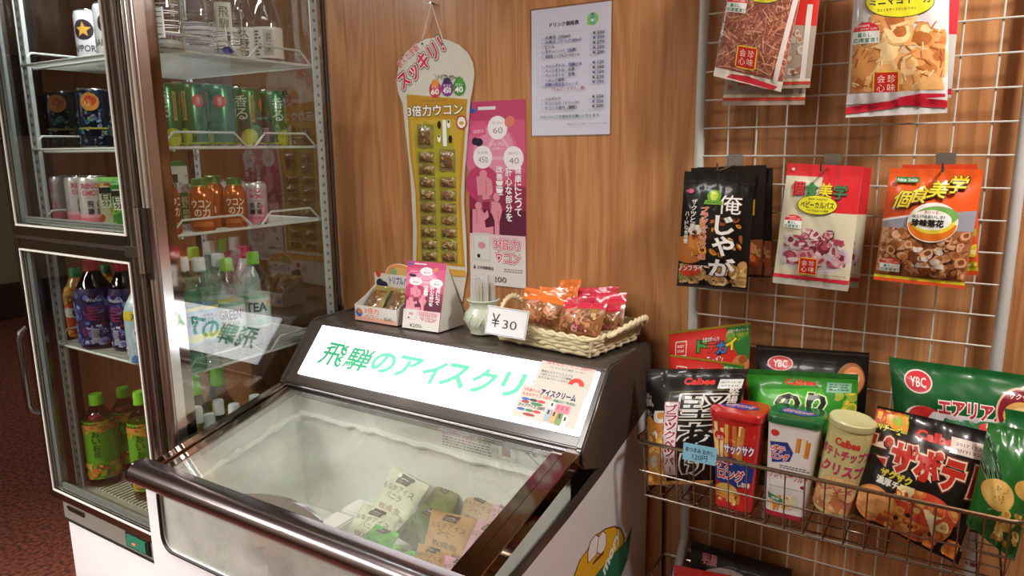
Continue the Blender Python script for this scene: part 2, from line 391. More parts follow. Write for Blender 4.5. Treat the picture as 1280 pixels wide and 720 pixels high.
# front: frame of white panel round a long window with rounded corners
def rounded(x0, y0, x1, y1, r, n=6):
    P = []
    for cx, cy, a0 in ((x1-r, y0+r, -90), (x1-r, y1-r, 0), (x0+r, y1-r, 90), (x0+r, y0+r, 180)):
        P += [(cx+r*math.cos(math.radians(a0+90*k/n)), cy+r*math.sin(math.radians(a0+90*k/n))) for k in range(n+1)]
    return P
def plate_with_hole(x0, z0, x1, z1, hole, y0, y1):
    mb = MB(); n = len(hole); cx = sum(p[0] for p in hole)/n; cz = sum(p[1] for p in hole)/n
    outer = []
    for p in hole:
        dx, dz = p[0]-cx, p[1]-cz
        t = min([(x1-cx)/dx if dx > 1e-9 else 1e9, (x0-cx)/dx if dx < -1e-9 else 1e9, (z1-cz)/dz if dz > 1e-9 else 1e9, (z0-cz)/dz if dz < -1e-9 else 1e9])
        outer.append([cx+dx*t, cz+dz*t])
    for c in ((x0, z0), (x1, z0), (x1, z1), (x0, z1)):
        k = min(range(n), key=lambda i: (outer[i][0]-c[0])**2+(outer[i][1]-c[1])**2); outer[k] = list(c)
    vs = [(p[0], y0, p[1]) for p in hole]+[(p[0], y0, p[1]) for p in outer]+[(p[0], y1, p[1]) for p in hole]+[(p[0], y1, p[1]) for p in outer]
    fs = []
    for i in range(n):
        j = (i+1) % n
        fs += [(i, j, n+j, n+i), (2*n+i, 3*n+i, 3*n+j, 2*n+j), (i, 2*n+i, 2*n+j, j), (n+i, n+j, 3*n+j, 3*n+i)]
    return mb.add(vs, fs)
hole = rounded(XL+.05, .685, XR-.05, .92, .04, 7)
hole = [(x, min(z, .84)) for x, z in hole]
hole = rounded(XL+.05, .685, XR-.05, .845, .035, 7)
plate_with_hole(XL, .05, XR, .85, hole, -.792, -.776).build('front_panel', M_white, fz, bevel=.002)
rim = [(x, -.794, z) for x, z in rounded(XL+.05, .685, XR-.05, .845, .035, 7)]
MB().tube(rim, .0035, 6, closed=True).build('window_gasket', M_black, fz)
MB().box((XL+.04, -.786, .675), (XR-.04, -.783, .85)).build('front_window', glassmat('frosted window glass', (.95, .96, .95), 1.1, .01, haze=.62, hcol=(.5, .49, .44)), fz)
box('kick_plate', (XL+.03, -.72, 0), (XR-.03, -.05, .05), M_black, fz)
# tub
t = MB(); X0, X1 = XL+.045, XR-.05
t.box((X0, -.77, .60), (X1, -.36, .605)); t.box((X0, -.375, .60), (X1, -.36, .945)); sp = [(-.77, .60), (-.36, .60), (-.36, .935), (-.40, .93), (-.77, .85)]
t.prism(sp, 'x', X0-.008, X0); t.prism(sp, 'x', X1, X1+.008)
t.build('tub', M_tub, fz)
# frost ledges on the liner walls
for a, b, r in (((X0+.004, -.378, .875), (X1, -.378, .868), .008), ((X0+.006, -.76, .80), (X0+.006, -.37, .875), .010), ((X1-.004, -.76, .80), (X1-.004, -.37, .87), .009)):
    P = [tuple(a[i]+(b[i]-a[i])*k/24+(random.uniform(-.004, .004) if i else 0) for i in range(3)) for k in range(25)]
    MB().tube(P, [r*random.uniform(.6, 1.3) for _ in range(25)], 8).build('frost_ridge', M_tub, fz)
# lid glass, two sheets with a stile, in the plane (-.40,.948)-(-.74,.872)
def lid(y): return .948+(y+.40)*(.076/.34)
def slab(name, x0, x1, y0, y1, th, mat, lift=0, bev=.0015):
    return MB().add([(x0, y0, lid(y0)+lift), (x1, y0, lid(y0)+lift), (x1, y1, lid(y1)+lift), (x0, y1, lid(y1)+lift), (x0, y0, lid(y0)+lift-th), (x1, y0, lid(y0)+lift-th), (x1, y1, lid(y1)+lift-th), (x0, y1, lid(y1)+lift-th)],
        [(0, 1, 2, 3), (7, 6, 5, 4), (0, 4, 5, 1), (1, 5, 6, 2), (2, 6, 7, 3), (3, 7, 4, 0)]).build(name, mat, fz, bevel=bev)
slab('lid_glass', XL+.05, XR-.06, -.765, -.39, .003, G_frz, 0, 0)
slab('side_rail', XR-.062, XR-.036, -.785, -.385, .02, M_bronze, .002)
slab('side_rail', XR-.033, XR+.0, -.785, -.38, .03, M_bronze, .008)
slab('side_rail', XL+.03, XL+.058, -.785, -.385, .02, M_bronze, .002)
slab('side_rail', XL, XL+.027, -.785, -.385, .03, M_bronze, .008)
slab('rail_groove', XR-.037, XR-.032, -.78, -.385, .02, M_black, .0)
slab('rail_groove', XL+.026, XL+.031, -.78, -.385, .02, M_black, .0)
slab('front_rail', XL+.03, XR-.03, -.779, -.762, .018, M_bronze, .001)
slab('front_lip', XL+.03, XR-.03, -.777, -.773, .006, M_chrome, .006)
slab('back_rail', XL+.03, XR-.03, -.405, -.385, .016, M_dchrome, .004)
slab('back_lip', XL+.03, XR-.03, -.402, -.397, .004, M_chrome, .009)
# finger pull: arched translucent shell on the lid
fp = MB(); n = 24; vs = []
for k in range(n+1):
    u = k/n; x = -.695+.235*u; d = .030*math.sin(PI*u)**.7; vs += [(x, -.762, lid(-.762)+.004), (x, -.762+d*.5, lid(-.762+d*.5)+.004+.008*math.sin(PI*u)), (x, -.762+d, lid(-.762+d)+.003)]
fp.add(vs, [(3*k+j, 3*k+3+j, 3*k+4+j, 3*k+1+j) for k in range(n) for j in (0, 1)]).build('finger_pull', pm('smoke plastic', '565148', .2, coat=.5), fz)
# rounded handle bar across the front
bar = MB(); prof = []
cy, cz = -.782, .853
for k in range(19):
    a = math.radians(80+200*k/18); prof.append((cy+.030*math.cos(a)-.008, cz+.026*math.sin(a)))
prof += [(-.765, cz-.02), (-.765, cz+.022)]
bar.prism(prof, 'x', XL-.02, XR+.012).build('handle_bar', pm('bar metal', '857b7c', .21, metal=1, noise=.02), fz, smooth=50)
for x0 in (XL-.026, XR+.012): MB().prism([(cy-.006+(p[0]-cy+.006)*1.03, cz+(p[1]-cz)*1.03) for p in prof], 'x', x0, x0+.006).build('bar_end_cap', M_bronze, fz, bevel=.001)
s_ = MB(); s_.tube([(-.52+.002*k, -.8175-.0005*(k % 2), .866+.0012*((k*7) % 3)) for k in range(12)], .0005, 4).build('scratch', M_chrome, fz)
# canopy (profile closed) with the lit sign on its slope
can = [(-.012, .955), (-.012, 1.07), (-.022, 1.092), (-.04, 1.10), (-.258, 1.10), (-.272, 1.096), (-.392, .962), (-.394, .935), (-.385, .92), (-.372, .92), (-.30, .90)]
MB().prism([(y, z) for y, z in can[:-1]]+[(-.37, .945), (-.36, .955)], 'x', XL+.012, XR-.012).build('canopy', M_taupe, fz, bevel=.002)
side = [(-.012, .965), (-.012, 1.07), (-.024, 1.094), (-.045, 1.104), (-.26, 1.104), (-.278, 1.098), (-.398, .962), (-.400, .93), (-.388, .915), (-.31, .884), (-.18, .915)]
for x0, x1 in ((XR-.014, XR+.004), (XL-.004, XL+.014)): MB().prism(side, 'x', x0, x1).build('canopy_end', M_taupe, fz, bevel=.004)
for x0, x1 in ((XR-.004, XR+.003), (XL-.003, XL+.004)):
    MB().prism([(-.02, .947), (-.02, .966), (-.18, .922), (-.31, .889), (-.46, .858), (-.62, .832), (-.775, .818), (-.775, .80), (-.62, .814), (-.45, .84), (-.30, .87), (-.18, .902)], 'x', x0, x1).build('side_trim', M_taupe, fz)
# sign
SA = (-.281, 1.0935); SB = (-.382, .980)         # top and bottom edge (y, z) of the sign face
sd = Vector((0, SB[0]-SA[0], SB[1]-SA[1])); SH = sd.length; sd.normalize(); sn = Vector((0, sd.z, -sd.y))
if sn.y > 0: sn = -sn
def signmap(u, v, o):                                # u world x, v metres above the lower edge
    p = Vector((0, SB[0], SB[1]))-sd*v+sn*o; return (u, p.y, p.z)
M_sign = pm('lit sign acrylic', 'f4f4f0', .4, emit='f3f2ff', es=2.3, noise=0)
nt = M_sign.node_tree
SX0, SX1 = -.95, -.118
mb = MB(); q = [signmap(SX0, .003, .0015), signmap(SX1, .003, .0015), signmap(SX1, SH-.002, .0015), signmap(SX0, SH-.002, .0015)]
q2 = [signmap(SX0, .003, -.004), signmap(SX1, .003, -.004), signmap(SX1, SH-.002, -.004), signmap(SX0, SH-.002, -.004)]
mb.add(q+q2, [(0, 1, 2, 3), (7, 6, 5, 4), (0, 4, 5, 1), (1, 5, 6, 2), (2, 6, 7, 3), (3, 7, 4, 0)]).build('sign_panel', M_sign, fz)
M_green = pm('lit green print', '2f9a68', .5, emit='30a070', es=.22, noise=0)
M_mint = pm('lit mint print', '4fc08a', .5, emit='54c890', es=.5, noise=0)
A = Art(.0016, .000012)
def sgn(u, v):                                        # pixel -> (x, height) on the sign face
    d = ray(u, v); P0_ = np.array([0, SB[0], SB[1]]); nn_ = np.array(sn); t = ((P0_-CAM) @ nn_)/(d @ nn_); p = CAM+d*t
    return p[0], float(-(p-P0_) @ np.array(sd))
def sgtext(ch, L, R_, top, bot, m, dup=0, shear=.12):
    (xa, _), (xb, _) = sgn(L, (top+bot)/2), sgn(R_, (top+bot)/2); yb = sgn((L+R_)/2, bot)[1]; yt = sgn((L+R_)/2, top)[1]
    A = Art(.0016, .000012)
    for k in range(10 if dup else 1):
        q_ = 2*PI*k/10; rr_ = (.0026 if m is M_mint else .0016)*(dup > 0)
        A.text(ch, xa+.002+rr_*math.cos(q_), yb+rr_*math.sin(q_), (xb-xa)*.93, yt-yb, m, 0, shear=shear, res=4)
    A.build('letter', signmap, fz)
for ch, l, r_, t_, b_, m, du in (('飛', 401, 433, 429, 458, M_green, 2), ('騨', 431, 464, 435, 464, M_green, 2), ('の', 464, 494, 441, 466, M_mint, 2), ('ア', 494, 525, 446, 472, M_mint, 2), ('イ', 527, 554, 451, 480, M_mint, 2), ('ス', 552, 585, 455, 484, M_mint, 2), ('ク', 588, 618, 461, 492, M_mint, 2), ('リ', 625, 652, 466, 496, M_mint, 2), ('ー', 664, 690, 478, 480, M_mint, 0), ('ム', 700, 728, 478, 508, M_mint, 2)):
    sgtext(ch, l, r_, t_, b_, m, du)
# two cards stuck on the sign
def card(name, u0, v0, w, h, rot, label, draw, lift):
    c, s = math.cos(rot), math.sin(rot)
    f = lambda u, v, o: signmap(u0+u*c-v*s, v0+u*s+v*c, o+lift)
    m = MB(); m.add([f(0, 0, .0006), f(w, 0, .0006), f(w, h, .0006), f(0, h, .0006), f(0, 0, 0), f(w, 0, 0), f(w, h, 0), f(0, h, 0)],
                    [(0, 1, 2, 3), (7, 6, 5, 4), (0, 4, 5, 1), (1, 5, 6, 2), (2, 6, 7, 3), (3, 7, 4, 0)])
    o = m.build(name, pm('card stock', 'c2bcb2', .5), None); tag(o, label, 'card', 'printed cards on the lit sign')
    a = Art(.0008, .00002); draw(a); p = a.build('printed_face', f, o); return o
def d1(a):
    a.text('俵もなかアイス 280円', .012, .072, .098, .010, 'c8382e', .01); a.text('バニラ いちご 抹茶 コーヒー', .02, .062, .08, .006, '3a3a3a')
    for i, t in enumerate(('通常もなかアイスよりも', '一回り小さなサイズが登場！', 'おすすめデザートがわりに')): a.text(t, .006, .047-i*.0095, .07, .007, '303030')
    a.poly([(.088+.017*math.cos(PI*k/10), .027+.02*math.sin(PI*k/10)) for k in range(11)]+[(.088+.007*math.cos(PI-PI*k/10), .027+.008*math.sin(PI-PI*k/10)) for k in range(11)], 'd8342c')
def d2(a):
    a.text('牛乳屋さんの', .006, .067, .034, .007, 'c8382e', .02); a.text('アイスクリーム', .042, .064, .072, .015, '232a55', .05)
    a.text('もなかアイス 330円', .006, .055, .06, .008, 'c8382e', .02); a.text('飛騨古川「牧成舎」', .072, .053, .046, .007, '2e7d4a', .02)
    for i, (x, y, c) in enumerate(((.010, .047, '3b5fae'), (.027, .047, '3a3a3a'), (.044, .047, 'b94040'), (.012, .040, 'a03a3a'), (.036, .039, '2e7d4a'), (.008, .021, '3b5fae'), (.026, .021, '2e7d4a'), (.042, .021, 'c8382e'), (.028, .011, 'a03a3a'))): a.ell(x+.006, y, .0085 if i not in (4, 8) else .013, .0035, c)
    a.text('カップアイス 250円', .006, .027, .055, .009, '303030', .02)
    for x, y, c in ((.066, .026, '93a7b8'), (.078, .024, 'c9a06a'), (.09, .022, '6e8a4a'), (.102, .018, 'e8e6da')): a.rect(x, y-.02, x+.011, y+.008, c); a.rect(x+.003, y-.004, x+.007, y+.006, '3a2418')
    a.rect(.082, .031, .110, .05, 'd0788a'); a.rect(.068, .036, .080, .052, 'e6e2d6'); a.rect(.071, .042, .075, .05, '3a2418')
    for k in range(3): a.rect(.084+k*.009, .037, .089+k*.009, .047, 'b05a6e')
c1a, c1b, c1c = sgn(666, 484), sgn(734, 498), sgn(682, 452)
c2a, c2b, c2c = sgn(640, 520), sgn(718, 538), sgn(657, 481)
def place_card(nm, A_, B_, C_, w0, h0, label, draw, lift):
    rot = math.atan2(B_[1]-A_[1], B_[0]-A_[0]); w = math.hypot(B_[0]-A_[0], B_[1]-A_[1]); h = math.hypot(C_[0]-A_[0], C_[1]-A_[1])
    def dr(a):
        draw(a); a.v = [(x*w/w0, y*h/h0, z) for x, y, z in a.v]
    card(nm, A_[0], A_[1], w, h, rot, label, dr, lift)
place_card('price_card', c1a, c1b, c1c, .118, .080, 'upper white card on the lit sign, with a red arch mark', d1, .0022)
place_card('menu_card', c2a, c2b, c2c, .130, .082, 'lower white card on the lit sign, with little pictures of ice creams', d2, .0032)
# labels on the tub's back wall, inside
A = Art(.0006, .00002)
A.lines(-.475, .935, -.335, 8, .0068, '6d6f6a', .4, 3)
A.frame(-.322, .885, -.272, .935, .001, '8b8d86'); A.rect(-.31, .895, -.288, .918, '7a5a4a'); A.rect(-.306, .918, -.292, .925, '7a5a4a')
A.frame(-.268, .885, -.205, .935, .001, '8b8d86'); A.line((-.262, .925), (-.212, .893), .002, '6a4a40'); A.ell(-.225, .915, .008, .005, '8a6a5a'); A.ell(-.245, .917, .006, .004, '7a5a50')
A.build('instruction_print', lambda u, v, o: (u, -.375-o, v), fz)
# added glowing strip under the canopy edge, standing in for leaking sign light
MB().tube([(X0+.02, -.383, .938), (X1-.02, -.383, .938)], .006, 8).build('leak_glow', pm('leak glow', 'fff3c0', .4, emit='ffe89a', es=1.6, noise=0), fz)
# sticker on the right side panel
def sidemap(u, v, o): return (XR+o, u, v)
A = Art(.0008, .00002)
def rp(pts, c): A.poly(pts, c)
P0 = lambda u, v: onx(u, v, XR)[1:]
def px(pts, c, w=0): A.poly([tuple(P0(*p)) for p in pts], c)
px([(790, 657), (784, 700), (776, 720), (730, 735), (742, 716), (770, 700), (780, 680)], '1d6a4c')
el = [(716, 722), (724, 700), (733, 688), (745, 668), (757, 660), (768, 657), (776, 660), (781, 672), (779, 684), (768, 698), (752, 712), (738, 726), (715, 735)]
px(el, '5a2a1a'); ctr = (748, 695); px([(ctr[0]+(x-ctr[0])*.95, ctr[1]+(y-ctr[1])*.95) for x, y in el], 'd9a520')
for e in ([(735, 703), (735, 690), (738, 677), (744, 669), (749, 672), (749, 682), (744, 694)], [(746, 690), (748, 672), (753, 664), (757, 668), (757, 680), (753, 693)]):
    cx = sum(p[0] for p in e)/len(e); cy_ = sum(p[1] for p in e)/len(e)
    px([(cx+(x-cx)*1.15, cy_+(y-cy_)*1.1) for x, y in e], '5a2a1a'); px(e, 'e8e2dc')
for k in range(5): px([(740+k*2, 704-k*2), (746+k*2, 696-k*2), (747+k*2, 698-k*2), (741+k*2, 706-k*2)], '6a3a1a')
px([(768, 690), (786, 672), (786, 690), (776, 706), (750, 724), (738, 726)], '1d6a4c')
a0 = P0(757, 722); A.text('mory', a0[0], a0[1], .10, .032, 'e4efe6', .04, rot=.62, shear=.1)
A.build('sticker', sidemap, fz)
settle(fz)
tag(MB().tube([(-.075, -.012, 1.0), (-.072, -.012, .8), (-.066, -.013, .7), (-.062, -.012, .5), (-.07, -.014, .0)], .0035, 8).build('power_cord', M_black), 'thin dark power cord running down the wall behind the freezer', 'cord')
# ================================================================== drinks fridge
FX0, FX1, FY0, FY1 = -1.680, -1.031, -.683, -.131
fr = empty('drinks_fridge', (-1.355, -.405, 0), label='tall glass-sided drinks fridge with two doors, white base and chrome corner', cat='fridge')
M_mirror = pm('mirror bronze', 'aaa098', .14, metal=1, noise=.02)
M_frame = pm('fridge frame brown', 'a8a09a', .06, metal=1, noise=.02)
M_wtrim = pm('pale gasket', 'b9b6ad', .5)
M_grey = pm('grey plastic band', '6f6a60', .4)
M_strip = pm('shelf standard', 'c2c6c8', .35, noise=.04)
M_hole = pm('slot shadow', '6c7274', .6)
G_side = glassmat('fridge side glass', (.90, .92, .90), 1.25, .03)
G_door = glassmat('fridge door glass', (.90, .91, .88), 1.2, .03)
G_back = glassmat('fridge back glass', (.66, .66, .66), .8, .01)  # grey tint stands in for shade on the wall behind the fridge
TOP = 2.20
def P(name, a, b, m, bev=.001, par=fr): return box(name, a, b, m, par, bev)
P('cabinet', (FX0+.01, FY0+.02, .06), (FX1-.005, FY1, .502), M_white, .006)
P('plinth', (FX0+.03, FY0+.05, 0), (FX1-.03, FY1-.02, .06), M_black)
band = P('control_band', (FX0+.012, FY0+.012, .502), (FX1-.005, FY1, .563), M_grey, .003)
P('trim_strip', (FX0+.005, FY0+.004, .563), (FX1, FY1, .576), pm('dull red trim', '4a2a26', .3), .002)
P('band_edge', (FX0+.01, FY0+.008, .500), (FX1-.004, FY0+.02, .506), M_black, .0005)
P('vent_slot', (-1.634, FY0+.009, .535), (-1.55, FY0+.013, .549), M_black, .0005); P('vent_slot', (-1.634, FY0+.006, .545), (-1.546, FY0+.013, .551), M_dchrome, .0005)
th = P('thermostat', (-1.332, FY0+.006, .516), (-1.225, FY0+.014, .560), M_black, .001)
P('display', (-1.323, FY0+.003, .522), (-1.235, FY0+.008, .555), pm('green display', '1f6a55', .25, coat=.5), .0005)
P('indicator', (-1.295, FY0+.001, .532), (-1.281, FY0+.004, .537), pm('red indicator', 'd0603a', .4, emit='e0603a', es=.5), .0003)
P('floor_tray', (FX0+.015, FY0+.02, .576), (FX1-.005, FY1, .588), pm('tray', '8f8c80', .5), .001)
grid = MB()
for k in range(34):
    x = FX0+.055+k*.0167; grid.box((x, -.61, .588), (x+.0056, -.165, .593))
tag(grid.build('floor_grille', pm('grille', 'b5b2a0', .45), fr), kind='stuff')
P('top_box', (FX0, FY0, TOP), (FX1, FY1, TOP+.2), M_white, .005)
# corner posts
for x0, x1, y0, y1, m, nm in ((FX1-.045, FX1-.018, FY0+.006, FY0+.03, M_dchrome, 'corner_post'), (FX1-.022, FX1+.001, FY0-.002, FY0+.030, M_chrome, 'corner_post'),
                              (FX0, FX0+.02, FY0+.012, FY0+.035, M_dchrome, 'corner_post'), (FX0, FX0+.02, FY1-.02, FY1, M_dchrome, 'corner_post')):
    P(nm, (x0, y0, .576), (x1, y1, TOP), m, .004)
MB().tube([(FX1-.012, FY0-.003, .576), (FX1-.012, FY0-.003, TOP)], .006, 10).build('corner_bead', M_chrome, fr)
for xx, rr in ((FX1-.034, .007), (FX1-.012, .011)): MB().tube([(xx, FY0+.002, .578), (xx, FY0+.002, TOP)], rr, 14).build('corner_tube', M_chrome, fr)
P('edge_band', (FX1-.003, FY0+.018, .576), (FX1+.0005, FY0+.052, TOP), M_frame, .0005)
P('rear_post', (FX1-.003, FY1-.016, .576), (FX1+.004, FY1+.004, TOP), M_dchrome, .002)
P('rear_bead', (FX1+.001, FY1-.004, .576), (FX1+.007, FY1+.004, TOP), M_chrome, .001)
P('side_glass', (FX1-.003, FY0+.052, .578), (FX1-.001, FY1-.016, TOP), G_side, 0)
P('side_glass', (FX0+.001, FY0+.03, .578), (FX0+.003, FY1-.016, TOP), G_back, 0)
P('back_glass', (FX0+.02, FY1-.004, .578), (FX1-.006, FY1-.002, TOP), G_back, 0)
P('side_sill', (FX1-.02, FY0+.03, .576), (FX1-.001, FY1, .604), M_wtrim, .002)
P('front_sill', (FX0+.02, FY0+.02, .576), (FX1-.02, FY0+.045, .600), M_grey, .002)
# perforated shelf standards in the corners
def standard(x, y, ax):
    s = P('shelf_standard', (x, y, .588), (x+(.026 if ax == 'x' else .004), y+(.004 if ax == 'x' else .026), TOP), M_strip, .0005)
    m = MB()
    for k in range(64):
        z = .623+k*.0246
        if ax == 'x': m.box((x+.008, y-.0012, z), (x+.018, y+.0005, z+.011))
        else: m.lathe([(.0045, 0), (.0045, .0012)], 8); m.xf(Matrix.Translation((x+.0035, y+.013, z+.006)) @ Matrix.Rotation(PI/2, 4, 'Y'), len(m.v)-16)
    h = m.build('slots', M_hole, s); tag(h, kind='stuff')
standard(FX1-.0125, FY1-.046, 'y'); standard(FX0+.028, FY0+.055, 'x'); standard(FX0+.028, FY1-.015, 'x'); 
standard(FX0+.006, FY0+.06, 'y')
# doors
def door(z0, z1, hz):
    d = MB(); x0, x1 = FX0+.004, FX1-.048; ya, yb = FY0-.014, FY0+.004; w = .03
    for a, b in (((x0, ya, z0), (x0+w, yb, z1)), ((x1-.052, ya, z0), (x1, yb, z1)), ((x0+w, ya, z0), (x1-.052, yb, z0+w)), ((x0+w, ya, z1-w), (x1-.052, yb, z1))): d.box(a, b)
    o = d.build('door', M_mirror, fr, bevel=.002)
    gx0, gx1, gz0, gz1 = x0+w, x1-.052, z0+w, z1-w
    box('door_pane', (gx0, ya+.004, gz0), (gx1, ya+.007, gz1), G_door, o)
    t = MB(); q = .005
    for a, b in (((gx0-q, ya-.002, gz0-q), (gx0, ya+.001, gz1+q)), ((gx1, ya-.002, gz0-q), (gx1+q, ya+.001, gz1+q)), ((gx0, ya-.002, gz0-q), (gx1, ya+.001, gz0)), ((gx0, ya-.002, gz1), (gx1, ya+.001, gz1+q))): t.box(a, b)
    t.build('door_gasket', M_wtrim, o)
    g = MB()
    for k in range(4): g.box((gx0+.002+k*.0055, ya+.012, gz0), (gx0+.006+k*.0055, ya+.02, gz1))
    for k in range(3): g.box((gx0, ya+.012, gz0+.003+k*.006), (gx1, ya+.02, gz0+.007+k*.006))
    g.build('door_seal', pm('seal', '7c8383', .5), o)
    box('door_bead', (x1-.03, ya-.004, z0), (x1-.024, ya, z1), M_chrome, o, .001)
    box('door_bead', (x1-.006, ya-.004, z0), (x1+.001, ya, z1), M_chrome, o, .001)
    h = MB(); hx = x0+.018
    h.tube([(hx-.012, ya-.002, hz[0]), (hx-.014, ya-.018, hz[0]+.012), (hx-.014, ya-.023, hz[0]+.03), (hx-.014, ya-.023, hz[1]-.03), (hx-.014, ya-.018, hz[1]-.012), (hx-.012, ya-.002, hz[1])], .009, 10)
    h.build('door_handle', M_dchrome, o)
door(.581, 1.336, (.836, 1.087)); door(1.347, 2.191, (1.597, 1.839))
P('mid_rail', (FX0+.02, FY0-.008, 1.335), (FX1-.06, FY0+.02, 1.348), M_chrome, .002)
# hinge
MB().tube([(FX1-.035, FY0-.02, 1.291), (FX1-.035, FY0-.02, 1.44)], .0085, 12).build('hinge_pin', M_chrome, fr)
P('hinge_plate', (FX1-.028, FY0-.016, 1.277), (FX1-.002, FY0-.004, 1.44), M_dchrome, .002)
P('hinge_plate', (FX1-.10, FY0-.022, 1.324), (FX1-.03, FY0-.014, 1.351), M_steel, .002)
settle(fr)
fl = area('fridge_fill_lamp', (-1.355, -.53, 2.18), (-1.355, -.4, 0), .45, .08, 9, (.93, .97, 1))  # unseen lamp added under the top to brighten the interior
# shelves
M_wire = pm('white coated wire', 'c9cbc6', .4, noise=.03)
def shelf(z, label):
    s = empty('fridge_shelf', (-1.355, -.4, z), label=label, cat='shelf', group=None)
    x0, x1, y0, y1 = FX0+.032, FX1-.026, FY0+.051, FY1-.028
    MB().tube([(x0, y0, z), (x1, y0, z), (x1, y1, z), (x0, y1, z)], .0035, 8, closed=True).build('rim_wire', M_wire, s)
    MB().tube([(x0, y0+.03, z-.006), (x1, y0+.03, z-.006)], .003, 6).build('cross_wire', M_wire, s)
    w = MB(); n = 44
    for k in range(n): x = x0+(x1-x0)*(k+.5)/n; w.tube([(x, y0, z), (x, y1, z)], .0018, 5)
    tag(w.build('wire_rods', M_wire, s), kind='stuff')
    for x, dx in ((x1, .004), (x0, -.004)):
        for a, b in ((y0, y0+.243), (y0+.258, y1)):
            MB().tube([(x, a, z+.003), (x+dx, a+.03, z+.036), (x+dx, b-.05, z+.036), (x, b-.012, z+.003), (x, b, z+.003)], .003, 7).build('guard_rail', M_wire, s)
    settle(s)
ZS = [1.7895, 1.571, 1.367, 1.027, .591]
for z, l in zip(ZS, ('topmost white wire shelf, holding glass cups and white cans', 'second white wire shelf from the top, under the tall green cans', 'third white wire shelf, under the orange bottles and pink cans', 'lowest white wire shelf, holding water and grape drink bottles')): shelf(z, l)
# ------------------------------------------------------------------ drinks
def depth(p): return float(RM[2] @ (np.array(p)-CAM))
def spot(u, v0, v1, z, x=None, y=None):
    """stand on shelf z at pixel column u; height from the pixel rows v1..v0"""
    p = onx(u, (v0+v1)/2, x) if x is not None else ony(u, (v0+v1)/2, y)
    return np.array([p[0], p[1], z]), depth(p)*(v0-v1)/F0
M_alu = pm('can metal', 'c4c6c8', .22, metal=1, noise=.02)
def canister(name, loc, r, h, rz, label, cat, group, bodymat, draw, rim=M_alu, lo=.0):
    o = empty(name, loc, (0, 0, rz), label, cat, group)
    f = h*.035
    MB().lathe([(r*.80, 0), (r*.86, f*.4), (r, f*1.5), (r, h-f*2.6), (r*.9, h-f*.7), (r*.88, h-f*.4)], 28, mats=[M_alu, M_alu, bodymat, bodymat, M_alu, M_alu]).build('body', None, o)
    MB().lathe([(r*.89, h-f*.5), (r*.91, h-f*.1), (r*.90, h), (r*.84, h-.0005), (r*.80, h-f*.5)], 28).build('lid', rim, o)
    MB().box((-.006, -.012, h-f*.45), (.006, .010, h-f*.2)).build('pull_tab', rim, o)
    a = Art(.0003, .00002); draw(a, r, h); 
    rf = lambda v: r
    a.build('printed_label', cylmap(rf), o, gu=[r*(-3.1+.224*k) for k in range(28)])
    return o
def face(loc):   # turn so that local -y looks at the camera
    return math.atan2(CAM[0]-loc[0], -(CAM[1]-loc[1]))
PET = {'std': [(.80, 0), (.93, .012), (1, .05), (1, .10), (.97, .14), (1, .18), (1, .60), (.97, .64), (.88, .70), (.66, .78), (.42, .86), (.38, .88)],
       'water': [(.78, 0), (.92, .012), (.98, .05), (.98, .30), (.96, .34), (.98, .40), (.98, .60), (1, .66), (.96, .70), (.90, .725), (.94, .74), (.72, .81), (.42, .87), (.38, .89)],
       'square': [(.85, 0), (.98, .012), (1, .05), (1, .70), (.94, .74), (.66, .80), (.42, .86), (.38, .88)]}
def bottle(name, loc, r, h, rz, label, cat, group, kind, liquid, capmat, sleeve=None, draw=None, fill=.84, extra=None):
    o = empty(name, loc, (0, 0, rz), label, cat, group)
    pf = PET[kind]; R = lambda t: float(np.interp(t, [p[1] for p in pf], [p[0] for p in pf]))*r
    cap0 = .885
    MB().lathe([(a*r, b*h) for a, b in pf]+[(.34*r, cap0*h), (.34*r, .95*h)], 24).build('body', G_thin if 'clear' in liquid.name else liquid, o)
    if 'clear' not in liquid.name:
        pass
    n = 28; m = MB()
    cr = .44*r
    vs = []; 
    prof = [(cr, cap0*h), (cr*1.02, (cap0+.012)*h), (cr, (cap0+.02)*h), (cr*.98, .985*h), (cr*.86, h)]
    m.lathe([(a, b) for a, b in prof], n)
    for i in range(2, 4):
        for k in range(0, n, 2):
            x, y, z = m.v[i*n+k]; m.v[i*n+k] = (x*.955, y*.955, z)
    m.build('cap', capmat, o)
    MB().lathe([(.47*r, .865*h), (.47*r, .875*h)], 20).build('neck_ring', G_thin, o)
    if sleeve:
        s0, s1, sm = sleeve; ts = np.linspace(s0, s1, 12)
        MB().lathe([(R(t)+.0005, t*h) for t in ts], 28).build('label', sm, o)
        if draw:
            a = Art(.001, .00002); draw(a, r, h)
            a.build('printed_label', cylmap(lambda v: R(v/h)), o, gu=[r*(-3.1+.224*k) for k in range(28)], gv=[t*h for t in ts])
    if extra: extra(o, r, h, R)
    return o
L_clear = glassmat('clear bottle plastic', (.86, .90, .90), 1.6, .02)
L_tea = glassmat('green tea in bottle', (.55, .38, .12), 1.0, .01)
L_dark = glassmat('dark grape drink', (.12, .04, .06), 1.0, .01)
L_orange = glassmat('orange juice', (.85, .45, .08), 1.0, .01, haze=.8, hcol=(.85, .45, .08))
L_green = glassmat('greenish water', (.55, .78, .66), 1.2, .01)
L_milky = pm('milky drink', 'd5dadc', .3, coat=.4)
C_white = pm('white cap', 'd6d8da', .45, noise=.02); C_green = pm('lime green cap', '7cc02c', .4, noise=.03); C_red = pm('red cap', 'b02430', .4, noise=.03)
C_dgreen = pm('dark green cap', '1d7a4a', .4, noise=.03)
